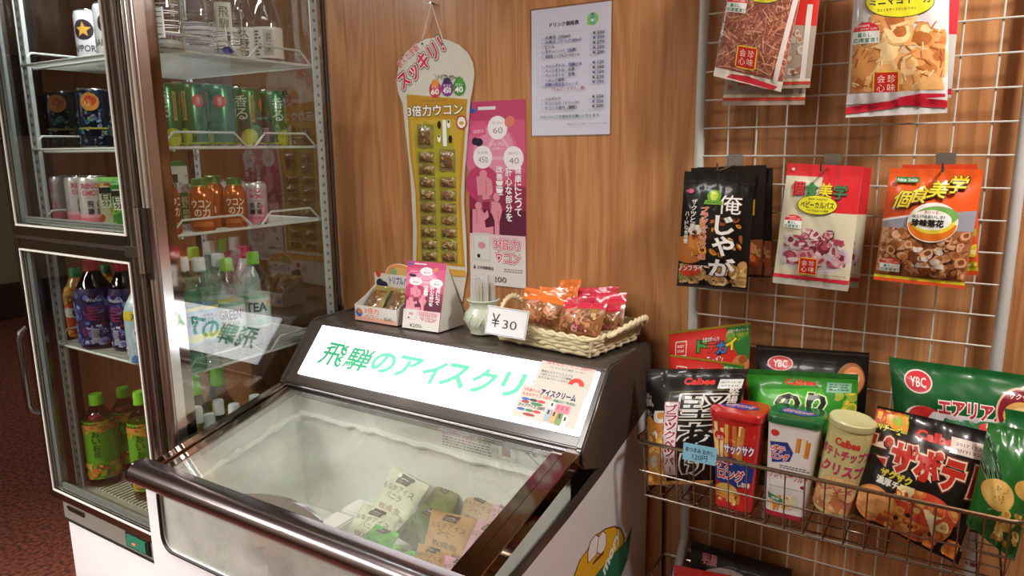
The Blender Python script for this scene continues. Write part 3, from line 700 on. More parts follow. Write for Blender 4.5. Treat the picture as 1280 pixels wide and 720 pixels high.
# --- top shelf: glass cups, clear bottles, white beer cans
G_cup = glassmat('cup glass', (.88, .88, .86), 2.2, .06)
def cup(u, v0, v1, y_or_x, label, k):
    loc, h = spot(u, v0, v1, ZS[0], x=y_or_x); r = h*.27
    o = empty('glass_cup', loc, (0, 0, face(loc)), label, 'cup', 'glass sake cups on the top fridge shelf')
    MB().lathe([(r*.86, 0), (r*.95, .004), (r*.98, h*.10), (r*1.0, h*.3), (r*1.02, h*.62), (r*.97, h*.70), (r*.93, h*.74), (r*.99, h*.78), (r*1.0, h*.95)], 28).build('body', G_cup, o)
    MB().lathe([(r*1.03, h*.92), (r*1.05, h*.94), (r*1.05, h), (r*.98, h*1.01)], 28).build('lid', M_alu, o)
    MB().lathe([(r*.80, .004), (r*.86, .012), (r*.80, .020)], 24).build('base_ring', pm('thick glass', 'd0d2d8', .1, spec=.8, coat=1), o)
    a = Art(.0006, .00002); R_ = random.Random(k)
    W = pm('white glass print', 'e9e9ee', .5); D = 'a3'
    a.rect(-r*.9, h*.12, r*.1, h*.48, W) if k != 1 else a.rect(-r*.5, h*.12, r*.7, h*.40, pm('pale print', 'b9b7c0', .5))
    if k == 1: a.poly([(-r*.4, h*.5), (-r*.3, h*.68), (0, h*.80), (r*.2, h*.74), (r*.3, h*.5)], '3a2a38'); a.ell(-.0, h*.6, r*.3, h*.14, '4a3444')
    for j in range(16): 
        yy = h*(.14+.025*j); a.line((-r*.8+.01*math.sin(j*2.1), yy), (r*.8, yy+R_.uniform(-.004, .008)), .0016, R_.choice(['26232e', '3f3a48', 'e9e9ee', '5c5866']), up=False)
    a.z += a.step
    if k == 2: a.rect(-r*.4, h*.35, r*.4, h*.75, 'c9c7b4'); a.text('飛騨', -r*.25, h*.38, r*.5, h*.32, '3a3630', vert=True); a.ell(r*.1, h*.1, r*.3, h*.05, '2a3a9a')
    a.build('printed_label', cylmap(lambda v: r*1.02), o, gu=[r*(-1.5+.15*i) for i in range(20)])
cup(201, 66, -34, -1.077, 'glass cup with white striped print, beside the chrome corner', 0)
cup(244, 69, -24, -1.095, 'glass cup with a dark mountain print, middle of three', 1)
cup(280, 72, -14, -1.109, 'glass cup with a cream label, next to the clear bottles', 2)
G_sake = glassmat('clear bottle glass', (.80, .78, .76), 2.2, .06)
def sake(u, v0, v1, x, label, wlab, r=.0335):
    loc, h = spot(u, v0, v1, ZS[0], x=x)
    o = empty('glass_bottle', loc, (0, 0, face(loc)), label, 'bottle', 'clear glass bottles on the top fridge shelf')
    MB().lathe([(r*.9, 0), (r, .006), (r, h*.42), (r*.92, h*.52), (r*.55, h*.68), (r*.38, h*.78), (r*.36, h*.95)], 24).build('body', G_sake, o)
    MB().lathe([(r*.42, h*.93), (r*.42, h)], 16).build('cap', M_alu, o)
    mb = MB(); n = 16; vs = []
    for k in range(n+1):
        a = -1.3+2.6*k/n; vs += [((r+.0006)*math.sin(a), -(r+.0006)*math.cos(a), h*.04), ((r+.0006)*math.sin(a), -(r+.0006)*math.cos(a), h*.38)]
    mb.add(vs, [(2*k, 2*k+2, 2*k+3, 2*k+1) for k in range(n)]).build('label', pm('paper label', 'dfdcd6', .6), o)
    a = Art(.001, .00002)
    if wlab: a.text('久寿玉', -r*.35, h*.06, r*.7, h*.30, '26232a', .02, vert=True)
    else: a.rect(-r*.3, h*.07, r*.35, h*.35, 'bcb9b6'); a.text('純米', -r*.1, h*.09, r*.3, h*.24, '2a2a2a', vert=True); a.lines(-r*.9, h*.34, -r*.4, 8, h*.036, '55534f')
    a.build('printed_label', cylmap(lambda v: r), o, gu=[r*(-1.2+.16*i) for i in range(15)])
sake(303, 74, -34, -1.133, 'clear glass bottle with black brush lettering, standing behind', True)
sake(333, 79, -30, -1.091, 'clear glass bottle with a pale paper label, nearest the wall', False, .039)
M_wcan = pm('white can', 'c9c8cc', .3, noise=.02, coat=.3)
def beer(a, r, h):
    a.ell(0, h*.66, r*.72, r*.72, '2c2330', 28); P_ = []
    for k in range(10): q = PI/2+2*PI*k/10; rr = r*(.58 if k % 2 == 0 else .25); P_.append((rr*math.cos(q), h*.66+rr*math.sin(q)))
    a.poly(P_, 'c99a3c'); a.text('SAPPORO', -r*1.15, h*.30, r*2.3, h*.105, '26242c', .01); a.lines(-r*.6, h*.2, r*.6, 3, h*.03, '9a8c8c')
for i, (u, v0, v1, y, l) in enumerate(((111, 66, -6, -.451, 'white can with a dark round mark and gold star, left one on the top shelf'), (136, 64, -10, -.488, 'white can with a dark round mark and gold star, right one by the door edge'))):
    loc, h = spot(u, v0, v1, ZS[0], y=y); canister('beverage_can', loc, h*.235, h, face(loc)+(-.45 if i == 0 else -.1), l, 'can', 'white cans on the top fridge shelf', M_wcan, beer)
# --- second shelf: tall green cans; patterned cans
M_gcan = pm('green can', '1c6a38', .25, metal=.35, noise=.05, coat=.5)
def tea(a, r, h):
    a.text('香る', -r*.75, h*.45, r*.8, h*.42, 'd8ddd4', .0, vert=True); a.rect(r*.25, h*.42, r*.5, h*.86, 'a99a5c'); a.text('清涼飲料', r*.3, h*.45, r*.15, h*.38, '2a3a20', vert=True)
    a.ell(r*.1, h*.16, r*.62, h*.15, '9aa83a'); a.ell(r*.1, h*.155, r*.5, h*.12, 'b9c04a'); a.ell(r*1.25, h*.72, r*.4, r*.4, 'c0453c'); a.text('香', r*1.1, h*.66, r*.3, h*.12, 'e8d8c8')
    a.rect(-r*1.6, h*.10, -r*1.1, h*.34, 'b9bdb6'); 
    for k in range(7): a.rect(-r*1.57, h*(.12+.03*k), -r*1.13, h*(.132+.03*k), '2a3430', up=False)
    a.rect(-r*3.1, h*.06, r*3.1, h*.085, '9aa83a')
cans = [(206, 184, 105, .3), (238, 184, 105, -.7), (275, 183, 106, -1.2), (309, 182, 109, 0), (341, 181, 112, .75)]
nm = ['beside the chrome corner', 'second of the row, its brush characters to the left', 'middle of the row, bar code in view', 'with large white brush characters facing out', 'last of the row, red dot facing out']
for i, (u, v0, v1, ro) in enumerate(cans):
    loc, h = spot(u, v0, v1, ZS[1], x=-1.109-(.012*(i % 2)))
    canister('beverage_can', loc, h*.245, h, face(loc)+ro, 'tall dark green can, '+nm[i], 'can', 'green cans on the second fridge shelf', M_gcan, tea)
M_bcan = pm('dark holographic can', '1a2338', .18, metal=.7, noise=.3, nscale=90)
def holo(a, r, h):
    a.ell(-r*.35, h*.78, r*.55, r*.55, 'd08a3c'); a.ell(-r*.3, h*.8, r*.35, r*.3, 'c04a34'); a.ell(-r*.45, h*.76, r*.2, r*.2, 'e0b060')
    a.blobs(-r*1.5, h*.08, r*1.5, h*.66, 60, r*.16, ['26406a', '3c7a8a', '18304a', '5a4a8a', '8a9ab0', '1a5a4a', 'a09a50'], 4, 2.4); a.rect(-r*1.2, h*.33, r*1.2, h*.36, '9a8f3c')
for i, (u, v0, v1, y, l) in enumerate(((78, 179, 108, -.488, 'dark glittery can with an orange disc, left one'), (119, 180, 107, -.526, 'dark glittery can with an orange disc, right one'))):
    loc, h = spot(u, v0, v1, ZS[1], y=y); canister('beverage_can', loc, h*.27, h, face(loc)+.1, l, 'can', 'glittery cans on the second fridge shelf', M_bcan, holo)
# --- third shelf
M_pcan = pm('pink silver can', 'c9c3c6', .25, metal=.35, noise=.03, coat=.3)
def ringo(a, r, h):
    a.rect(-r*3.1, h*.06, r*3.1, h*.2, 'cf6f80'); a.rect(-r*3.1, h*.2, r*3.1, h*.27, 'd898a4')
    for o in (-r*2.6, 0, r*2.6):
        a.text('RINGO', o-r*.8, h*.76, r*1.6, h*.105, 'c04a60', .02); a.text('OMOMO', o-r*.8, h*.63, r*1.6, h*.10, 'c04a60', .02); a.text('りんご Juice', o-r*.6, h*.56, r*1.2, h*.05, 'c06a78')
        a.text('飛騨', o-r*.5, h*.25, r*.4, h*.28, '2a2228', .02, vert=True); a.text('の味', o+.1*r, h*.24, r*.35, h*.3, '2a2228', .02, vert=True); a.ell(o+r*.65, h*.36, r*.25, h*.12, 'b8405a', 12); a.ell(o+r*.65, h*.36, r*.2, h*.10, 'd898a4', 12)
ro = [(82, 281, 225, -.526, 1.0), (101, 283, 224, -.553, .3), (119, 286, 223, -.581, 0)]
for i, (u, v0, v1, y, q) in enumerate(ro):
    loc, h = spot(u, v0, v1, ZS[2], y=y); canister('beverage_can', loc, h*.27, h, face(loc)+q, ('pale pink fruit juice can behind the upper door, ')+('leftmost', 'middle one', 'right one beside the vegetable carton')[i], 'can', 'pink juice cans in the fridge', M_pcan, ringo)
for i, (u, v0, v1, x, q) in enumerate(((268, 262, 206, -1.198, .4), (293, 261, 207, -1.179, .1), (318, 259, 206, -1.109, 0))):
    loc, h = spot(u, v0, v1, ZS[2], x=x); canister('beverage_can', loc, h*.27, h, face(loc)+q, ('pale pink fruit juice can seen through the side glass, ')+('left one, behind the orange bottles', 'middle one, behind the orange bottles', 'right one, standing clear')[i], 'can', 'pink juice cans in the fridge', M_pcan, ringo)
M_or = pm('orange bottle', 'b85a1e', .2, metal=.45, noise=.06, coat=.5)
def turmeric(u, v0, v1, x, q, label):
    loc, h = spot(u, v0, v1, ZS[2], x=x); r = h*.225
    o = empty('energy_drink_bottle', loc, (0, 0, face(loc)+q), label, 'bottle', 'orange bottles on the third fridge shelf')
    MB().lathe([(r*.9, 0), (r, .004), (r, h*.62), (r*.96, h*.70), (r*.80, h*.78), (r*.62, h*.84), (r*.60, h*.86)], 26).build('body', M_or, o)
    m = MB(); m.lathe([(r*.64, h*.865), (r*.68, h*.87), (r*.66, h*.90), (r*.64, h*.985), (r*.56, h)], 26); m.build('cap', pm('green metal cap', '3f7a35', .3, metal=.5), o)
    MB().lathe([(r*.68, h*.845), (r*.70, h*.855), (r*.68, h*.865)], 24).build('neck_ring', pm('gold ring', 'a89a40', .3, metal=.5), o)
    a = Art(.0004, .00002)
    a.text('ウコン', -r*.8, h*.46, r*1.6, h*.15, 'ece0cc', .02, out='7a2a14', outw=.03); a.text('の力', -r*.62, h*.29, r*1.25, h*.16, 'ece0cc', .02, out='7a2a14', outw=.03); a.rect(-r*1.2, h*.08, r*1.2, h*.2, 'a03a1c'); a.lines(-r*.9, h*.19, r*.9, 3, h*.03, 'd89a50')
    a.rect(-r*2.4, h*.3, -r*1.6, h*.42, 'd8cdb8'); a.lines(-r*2.3, h*.41, -r*1.7, 3, h*.03, '5a5040')
    a.build('printed_label', cylmap(lambda v: r), o, gu=[r*(-3.1+.224*k) for k in range(28)])
turmeric(207, 304, 227, -1.114, 1.2, 'orange aluminium bottle with green cap, nearest the chrome corner')
turmeric(252, 290, 224, -1.095, 0, 'orange aluminium bottle with green cap, white lettering facing out, left of two')
turmeric(268, 286, 222, -1.151, 1.7, 'orange aluminium bottle with green cap, plain side out, behind the others')
turmeric(294, 281, 219, -1.095, 0, 'orange aluminium bottle with green cap, farthest from the chrome corner')
def carton(u, v0, v1, plane, w, rz, label, cols, axis):
    loc, h = spot(u, v0, v1, ZS[2], **{axis: plane})
    o = empty('juice_carton', loc, (0, 0, face(loc)+rz), label, 'carton', 'vegetable juice cartons in the fridge')
    MB().box((-w/2, -w*.4, 0), (w/2, w*.4, h*.93)).build('body', pm('carton '+cols[0], cols[0], .4), o, bevel=.001)
    MB().prism([(-w*.4, h*.93), (w*.4, h*.93), (w*.3, h), (-w*.3, h)], 'x', -w/2, w/2).build('folded_top', pm('carton '+cols[1], cols[1], .4), o)
    a = Art(); Y = lambda k: k*h
    a.blobs(-w/2, Y(.02), w/2, Y(.9), 26, w*.2, cols[2:], 5); a.rect(-w*.42, Y(.42), -w*.05, Y(.84), 'e8e2d0'); a.text('1日分', -w*.38, Y(.44), w*.3, Y(.38), '2a2a2a', .03, vert=True); a.rect(.02*w, Y(.1), w*.44, Y(.55), '3f8a3a'); a.text('野菜', .08*w, Y(.14), w*.3, Y(.36), 'e8e8d8', .02, vert=True)
    a.build('printed_face', lambda p, q, r_: (p, -w*.4-r_, q), o)
carton(140, 282, 219, -.581, .0575, 0, 'orange and green vegetable drink carton, left one behind the upper door', ['c8c4a8', '6aa83a', 'd0682a', 'c84a2a', 'e0a040', 'd8d0b0'], 'y')
carton(158, 286, 226, -.581, .0575, -.2, 'green and white vegetable drink carton, right one by the door edge', ['3f8a3a', '3f8a3a', '4f9a3a', 'd8e0c8', '8ab85a'], 'y')
carton(219, 300, 214, -1.170, .056, .5, 'green-topped drink carton between the orange bottles', ['d5dcd8', '2a7a3a', 'd8dcd8', '8aa8c8', 'c8d0d0'], 'x')
carton(244, 262, 212, -1.262, .079, .5, 'green carton end behind the orange bottles', ['2a7a3a', '2a7a3a', '2a7a3a', '358a45'], 'x')
# --- fourth shelf (low): waters seen through the side glass
def wlabel(cols, txt, tc):
    def f(a, r, h):
        a.rect(-r*3.1, h*.28, r*3.1, h*.345, cols[0]); a.rect(-r*3.1, h*.55, r*3.1, h*.58, cols[1])
        a.text(txt, -r*.7, h*.42, r*1.4, h*.09, tc, .02); a.text('DA-KARA', -r*.6, h*.35, r*1.2, h*.05, tc) if txt == 'GREEN' else None
        for k in range(7): a.ell(-r*1.6+r*.5*k, h*(.38+.06*(k % 3)), r*.1, r*.1, ['c8485a', '6aa0b8', 'd89a40'][k % 3], 10)
    return f
S_pale = pm('pale label', 'c3d0cc', .35, coat=.4); S_blue = pm('blue label', '6f9dc0', .35, coat=.4); S_white = pm('white label', 'cdd3d4', .35, coat=.4)
Wt = [(226, 476, 321, -1.077, C_white, S_blue, L_green, 'white capped bottle at the left end of the low shelf', 'WATER'), (241, 474, 309, -1.225, C_green, S_pale, L_clear, 'small green capped bottle half hidden at the back left', 'TEA'),
      (247, 462, 322, -1.086, C_white, S_blue, L_clear, 'white capped water bottle with a yellow and blue label', 'WATER'), (261, 440, 302, -1.216, C_white, S_white, L_green, 'white capped bottle in the back row, left', 'WATER'),
      (272, 452, 317, -1.123, C_white, S_white, L_clear, 'white capped bottle between the front bottles', 'WATER'), (278, 432, 299, -1.235, C_green, S_white, L_clear, 'green capped bottle in the back row', 'TEA'), (292, 432, 296, -1.198, C_white, S_pale, L_clear, 'white capped bottle in the back row, right', 'WATER'),
      (282, 443, 323, -1.091, C_green, S_white, L_clear, 'green capped clear bottle with black capital lettering', 'GREEN'), (315, 428, 315, -1.100, C_green, S_pale, L_clear, 'green capped clear bottle at the right end of the row', 'TEA')]
for u, v0, v1, x, cm, sm, lq, l, tx in Wt:
    p = onx(u, v1, x); h = p[2]-ZS[3]; loc = np.array([p[0], p[1], ZS[3]])
    yel = tx == 'WATER' and x > -1.17
    bottle('drink_bottle', loc, .038 if x > -1.170 else .0335, h, face(loc), l, 'bottle', 'water bottles on the lowest fridge shelf', 'water', lq, cm, (.26, .58, sm), wlabel(['c8c23a', 'c8c23a'] if yel else ['9ac0b0', '8ab8a0'], tx, '2a3a44'))
# grape, orange, milky bottles seen through the lower door
M_grape = pm('purple sleeve', '2c2350', .3, coat=.5, noise=.2, nscale=30)
def grape(a, r, h):
    a.blobs(-r*2.2, h*.06, r*2.2, h*.66, 70, r*.28, ['3a3a78', '5a6aa8', '2a2048', '6a2a50', '8a94c0', '241c40'], 8, 1.2, 10); a.text('Welch\'s', -r*.45, h*.56, r*.9, h*.04, 'c8c8d8', .02)
    for k in range(5): a.lines(-r*.35, h*(.50-.035*k), r*.35, 1, h*.02, 'b8344a', seed=k)
    a.rect(-r*.35, h*.09, r*.0, h*.25, 'a8a6b8'); a.rect(-r*.1, h*.27, r*.15, h*.295, 'c8c8d8')
    for k in range(8): a.rect(-r*.32, h*(.10+.018*k), -r*.03, h*(.107+.018*k), '3a3450', up=False)
    a.z += a.step; a.poly([(r*.15, h*.2), (r*.45, h*.2), (r*.3, h*.255)], 'a8a6b8'); a.poly([(r*.22, h*.208), (r*.38, h*.208), (r*.3, h*.238)], '2c2350')
def lowdoor(u, v0, v1, y, r, rz, label, kind, lq, cm, sl, draw, extra=None):
    p = ony(u, v1, y); h = p[2]-ZS[3]; bottle('drink_bottle', np.array([p[0], p[1], ZS[3]]), r, h, face(p)+rz, label, 'bottle', 'juice bottles behind the lower door', kind, lq, cm, sl, draw, extra=extra)
lowdoor(113, 440, 325, -.581, .049, 0, 'purple grape drink bottle with red cap and bar code', 'std', L_dark, C_red, (.02, .70, M_grape), grape)
lowdoor(151, 440, 325, -.553, .0418, -.6, 'purple grape drink bottle with red cap, half behind the first', 'std', L_dark, C_red, (.02, .70, M_grape), grape)
M_ors = pm('orange sleeve', 'c8502c', .3, coat=.4)
def orange(a, r, h):
    a.rect(-r*3.1, h*.31, r*3.1, h*.45, 'd0d4c8'); a.text('cana', -r*.5, h*.33, r*1.5, h*.09, '26302a', .03); a.blobs(-r*2, h*.45, r*2, h*.74, 40, r*.35, ['d8a03c', 'b87a2c', 'd8c080', '8a4a2a'], 3); a.blobs(-r*2, h*.04, r*2, h*.2, 12, r*.3, ['d8a03c', 'c83a2a', 'a8a040'], 5)
lowdoor(93, 434, 335, -.544, .037, 0, 'orange drink bottle with dark green cap, at the left', 'std', L_orange, C_dgreen, (.02, .72, M_ors), orange)
lowdoor(131, 434, 331, -.451, .0335, 0, 'orange drink bottle with dark green cap, at the back behind the purple ones', 'std', L_orange, C_dgreen, (.02, .72, M_ors), orange)
M_mlk = pm('pale blue sleeve', 'a9bccb', .3, coat=.5)
def milk(a, r, h):
    a.rect(-r*3.1, h*.55, r*3.1, h*.66, 'c8b83a'); a.text('天然水', -r*.6, h*.565, r*1.2, h*.07, '3a3420', .02); a.ell(0, h*.38, r*.6, h*.13, 'd5dde2'); a.text('agua', -r*.42, h*.37, r*.85, h*.05, '24324a', .03); a.blobs(-r*2, h*.04, r*2, h*.24, 14, r*.4, ['6f96c0', '4a78b0', 'c8b83a', 'd5dde2'], 6)
lowdoor(170, 460, 351, -.609, .037, 0, 'pale blue and yellow drink bottle leaning at the door edge', 'std', L_milky, pm('dull red cap', '8a2a30', .4), (.02, .76, M_mlk), milk)
bottle('drink_bottle', np.array([-1.170, -.349, ZS[3]]), .037, .278, 0, 'red capped bottle beside the chrome corner, behind the white caps', 'bottle', 'juice bottles behind the lower door', 'std', L_milky, C_red, (.2, .7, S_pale), None)
# --- floor of the fridge: green tea
M_teal = pm('green tea sleeve', '5f9a24', .3, coat=.5)
def gtea(a, r, h):
    a.rect(-r*3.1, h*.64, r*3.1, h*.70, 'c07a3a'); a.blobs(-r*2.4, h*.6, r*2.4, h*.73, 24, r*.25, ['c8862e', 'b0502a', '8aa830'], 9)
    a.text('おーいお茶'[0:1]+'いお茶', -r*.55, h*.34, r*.5, h*.30, '1c3a14', .01, vert=True)
    a.blobs(-r*2.4, h*.10, r*2.4, h*.27, 50, r*.3, ['c0662e', 'b89a2c', '8a3a24', 'd0b050', '7a9a2c'], 12)
def neckcard(o, r, h, R):
    MB().box((-r*.55, -r*.75, h*.69), (r*.15, -r*.73, h*.80)).build('neck_tag', pm('red tag', 'b03a40', .4), o).rotation_euler = (0, 0, 0)
    a = Art(.0005); a.text('当', -r*.4, h*.715, r*.4, h*.06, 'e0c8c0', .02); a.build('tag_print', lambda p, q, w: (p, -r*.75-w, q), o)
def teab(u, v0, v1, y, r, label, tagd, x=None, rz=0):
    p = ony(u, v1, y) if x is None else onx(u, v1, x); h = p[2]-ZS[4]
    bottle('tea_bottle', np.array([p[0], p[1], ZS[4]]), r, h, face(p)+rz, label, 'bottle', 'green tea bottles on the fridge floor', 'square', L_tea, C_green, (.10, .73, M_teal), gtea, extra=neckcard if tagd else None)
teab(119, 610, 492, -.572, .0436, 'green tea bottle with lime cap, leftmost behind the lower door', True)
teab(153, 600, 484, -.470, .0418, 'green tea bottle with lime cap and square red tag, middle', True)
teab(174, 605, 489, -.553, .0418, 'green tea bottle with lime cap, right one by the door edge', False)
teab(241, 560, 471, 0, .0418, 'green tea bottle seen through the side glass, left one', False, x=-1.142)
teab(270, 560, 460, 0, .0418, 'green tea bottle seen through the side glass, right one', False, x=-1.170)
for i, (u, v1, x) in enumerate(((245, 509, -1.077), (261, 518, -1.072), (272, 500, -1.114), (292, 505, -1.077), (318, 494, -1.077))):
    p = onx(u, v1, x); h = p[2]-ZS[4]
    bottle('drink_bottle', np.array([p[0], p[1], ZS[4]]), .0345, h, face(p), 'white-capped clear bottle on the fridge floor, '+('first from the chrome corner', 'second from the chrome corner, lowest in view', 'third from the chrome corner', 'fourth from the chrome corner', 'farthest from the chrome corner')[i], 'bottle', 'water bottles on the fridge floor', 'water', L_clear, C_white, (.26, .58, S_blue), None)
# ================================================================== things on the wall
def wq(px, y): return [ony(u, v, y) for u, v in px]
# --- price sheet
sx0, sx1, sz0, sz1 = -.449, -.233, 1.5925, 1.8955
ps = empty('price_list', ((sx0+sx1)/2, -.002, sz0), label='laminated white drink price list taped to the wall', cat='notice')
MB().box((sx0, -.0016, sz0), (sx1, -.0006, sz1)).build('sheet', pm('laminated paper', 'c9cbdc', .18, noise=.02, coat=.6), ps)
MB().box((sx0-.004, -.0009, sz0-.004), (sx1+.004, -.0004, sz1+.004)).build('laminate_edge', glassmat('laminate', (.95, .93, .92), 1.5, .05), ps)
W_, H_ = sx1-sx0, sz1-sz0
a = Art(.0003, .00002); n = NA(a, W_, H_)
n.T('ドリンク価格表', .24, .855, .37, .035, '2b2b30', .03)
n.E(.78, .885, .068, .048, '7ec05a', .4).E(.735, .855, .02, .014, '7ec05a').R(.755, .85, .80, .915, '5a92b8').R(.765, .915, .79, .928, '2a4a78').R(.76, .865, .795, .885, 'c9dcea')
for x0, y0, x1, y1 in ((.09, .187, .95, .188), (.09, .808, .95, .809), (.09, .187, .092, .809), (.948, .187, .95, .809)):
    for k in range(40):
        if x1-x0 > .1: n.R(x0+(x1-x0)*k/40, y0, x0+(x1-x0)*(k+.5)/40, y1+.001, '9a9ab0')
        else: n.R(x0, y0+(y1-y0)*k/40, x1+.001, y0+(y1-y0)*(k+.5)/40, '9a9ab0')
rows = [(.762, '久寿玉（300ml）', '¥ 550', '23232a', .32), (.727, '久寿玉（カップ180ml）', '¥ 350', '3a4070', .46), (.690, 'ビール', '¥ 270', '23232a', .12), (.653, '缶チューハイ（各種）', '¥ 200', '3a4070', .40), (.615, '発泡酒 ノンアルコールビール', '¥ 200', '23232a', .44),
        (.540, 'ペットボトル　飛騨の水', '¥ 120', '3a4070', .47), (.503, 'ペットボトル　お茶', '¥ 160', '23232a', .38), (.466, 'ペットボトル　各種', '¥ 160', '3a4070', .38), (.428, 'ヘルシア緑茶', '¥ 230', '23232a', .25), (.392, '飛騨の桃缶缶ジュース', '¥ 150', '3a4a90', .42), (.355, '（りんご・トマト・桃）', '', '9a3a50', .42),
        (.280, 'ソルマック', '¥ 350', '23232a', .2), (.243, 'ウコンの力（ドリンク）', '¥ 250', '3a4070', .44), (.206, 'ウコン３倍力（顆粒）', '¥ 200', '23232a', .41)]
for y, t, p, c, w in rows:
    n.T(t, .19 if p else .28, y, w, .027, c, .02)
    if p: n.T(p, .79, y+.004, .14, .024, c, .02); n.E(.15, y+.011, .009, .006, 'a0a4b8', n=10)
n.T('フロントにてお会計をお願いいたします', .12, .140, .76, .022, '2a5a44', .02); n.T('高山シティホテル　フォーシーズン', .48, .078, .50, .017, '3a3a42', .01)
a.build('printed_text', lambda u, v, o: (sx0+u, -.0016-o, sz0+v), ps); settle(ps)
# --- hanging board shaped like a glass, with sachets
hb = empty('hanging_display_board', (-.76, -.004, 1.16), label='cream glass-shaped board hung by a string, holding rows of gold sachets', cat='display board')
out = [(520, 56), (508, 65), (499, 82), (496, 100), (498, 115), (504, 130), (507, 160), (511, 195), (514, 228), (517, 282), (516.5, 326), (513, 352), (513, 372), (578, 377), (584, 340), (583, 300), (580, 255), (581, 215), (584, 180), (586, 150), (588, 125), (591, 110), (593, 92), (591, 78), (584, 65), (574, 56), (560, 50), (545, 47), (532, 49)]
O = [(p[0], p[2]) for p in wq(out, -.005)]
MB().prism(O, 'y', -.007, -.004).build('board', pm('cream card', 'cfcaba', .4, coat=.3), hb, smooth=0)
cx = sum(p[0] for p in O)/len(O); 
a = Art(.0003, .00002)
q = lambda L: [(p[0], p[2]) for p in wq(L, -.008)]
a.poly(q([(508, 118), (512, 190), (519, 240), (521, 290), (520, 328), (581, 334), (578, 290), (576, 240), (580, 180), (584, 124)]), 'b98a2c')
a.poly(q([(512, 146), (516, 200), (522, 250), (523, 325), (577, 330), (573, 255), (575, 200), (579, 150)]), 'c4a23a')
a.poly(q([(517, 170), (520, 200), (525, 250), (526, 320), (571, 324), (568, 250), (569, 190), (562, 160), (530, 152)]), 'a9a030')
def wt(t, x0, y0, x1, y1, c, **k):       # text between two pixel corners of the wall plane
    A0, B0 = ony(x0, y1, -.008), ony(x1, y0, -.008); a.text(t, A0[0], A0[2], B0[0]-A0[0], B0[2]-A0[2], c, **k)
A0 = ony(502, 90, -.008)
a.text('飲んだ翌朝', A0[0]-.005, A0[2]+.008, .085, .022, 'c8324a', .02, rot=.58, out='f2eee6', outw=.05)
a.text('スッキリ！', A0[0]+.005, A0[2]-.052, .180, .046, 'd03450', .04, rot=.58, out='f2eee6', outw=.05, out2='3a2630')
for (u, v, c1, c2, t1, t2) in ((544, 112, 'b83848', 'd88a3c', '3', '60'), (559, 110, '7a3a8a', '4a2a5a', '', '450'), (574, 109, '3f8a3a', '4f9a3a', '', '40')):
    p = ony(u, v, -.008); a.ell(p[0], p[2], .021, .022, c1); a.ell(p[0], p[2]+.017, .013, .010, c2); a.text(t2, p[0]-.014, p[2]-.013, .026, .014, 'f0ece6', .03); a.text('ウコン', p[0]-.012, p[2]+.003, .024, .007, 'f0ece6', .02)
p = ony(543, 99, -.008); a.text('＼トリプルパワー／', p[0], p[2], .085, .014, '2a3a2a', .03, rot=-.1)
wt('3倍力ウコン', 510, 129, 578, 146, 'efe9da', bold=.03, out='3a2a1c', outw=.04)
wt('お酒を飲む前に、飲んだ後に', 527, 124, 560, 127, '5a4a3a'); wt('トリプル　パワー', 514, 147, 540, 150, '9a2a2a')
p = ony(577, 153, -.008); a.ell(p[0], p[2], .018, .019, 'b03a3a'); a.ell(p[0], p[2], .014, .015, 'efe6d8'); a.ell(p[0], p[2]-.002, .008, .005, 'c8a03c')
for x0, x1 in ((553, 558),): wt('▮', x0, 150, x1, 183, 'efece2', bold=0) if False else a.poly(q([(553, 150), (558, 150), (559, 183), (554, 183)]), 'efece2')
for u, v in ((549, 156), (561, 155), (549, 173), (563, 174)):
    p = ony(u, v, -.008); a.ell(p[0], p[2], .006, .011, ['efece2', '2a2420'][(u+v) % 2]); a.ell(p[0], p[2]+.006, .003, .004, '2a2420')
p0 = ony(552, 358, -.008)
a.rect(p0[0], p0[2]-.002, p0[0]+.045, p0[2]+.02, 'a8b0a0')
for k in range(9): a.rect(p0[0]+.012+.003*k, p0[2]+.001, p0[0]+.0135+.003*k, p0[2]+.017, '2c302c', up=False)
a.poly(q([(518, 332), (582, 338), (582, 346), (517, 340)]), 'd0a04a')
a.build('printed_face', lambda u, v, o: (u, -.007-o, v), hb)
k1, k2, nail = ony(528, 49, -.006), ony(553, 49, -.006), ony(539, 5, -.012)
MB().tube([k1, nail+np.array([0, 0, .002]), k2], .0012, 6).build('string', pm('white string', 'd8d4ca', .8), hb)
MB().tube([nail, nail+np.array([-.022, -.002, .004]), nail+np.array([-.028, -.002, .010])], .0011, 5).tube([nail, nail+np.array([-.028, -.002, -.010])], .0011, 5).build('string_knot', pm('white string', 'd8d4ca', .8), hb)
for p in (k1, k2): MB().lathe([(.003, 0), (.003, .001)], 10).xf(Matrix.Translation(p+np.array([0, -.001, -.012])) @ Matrix.Rotation(PI/2, 4, 'X')).build('hole', M_black, hb)
settle(hb)
MB().tube([tuple(nail+np.array([0, .012, .002])), tuple(nail+np.array([0, -.004, .003]))], .0022, 8).build('nail', M_steel)
tag(bpy.data.objects['nail'], 'small steel nail in the wall holding the string of the board', 'nail')
M_sgold = pm('gold sachet film', '8a8044', .3, metal=.12, coat=.5, noise=.1); M_sbrown = pm('sachet window', '74502c', .25, coat=.7, noise=.25, nscale=300)
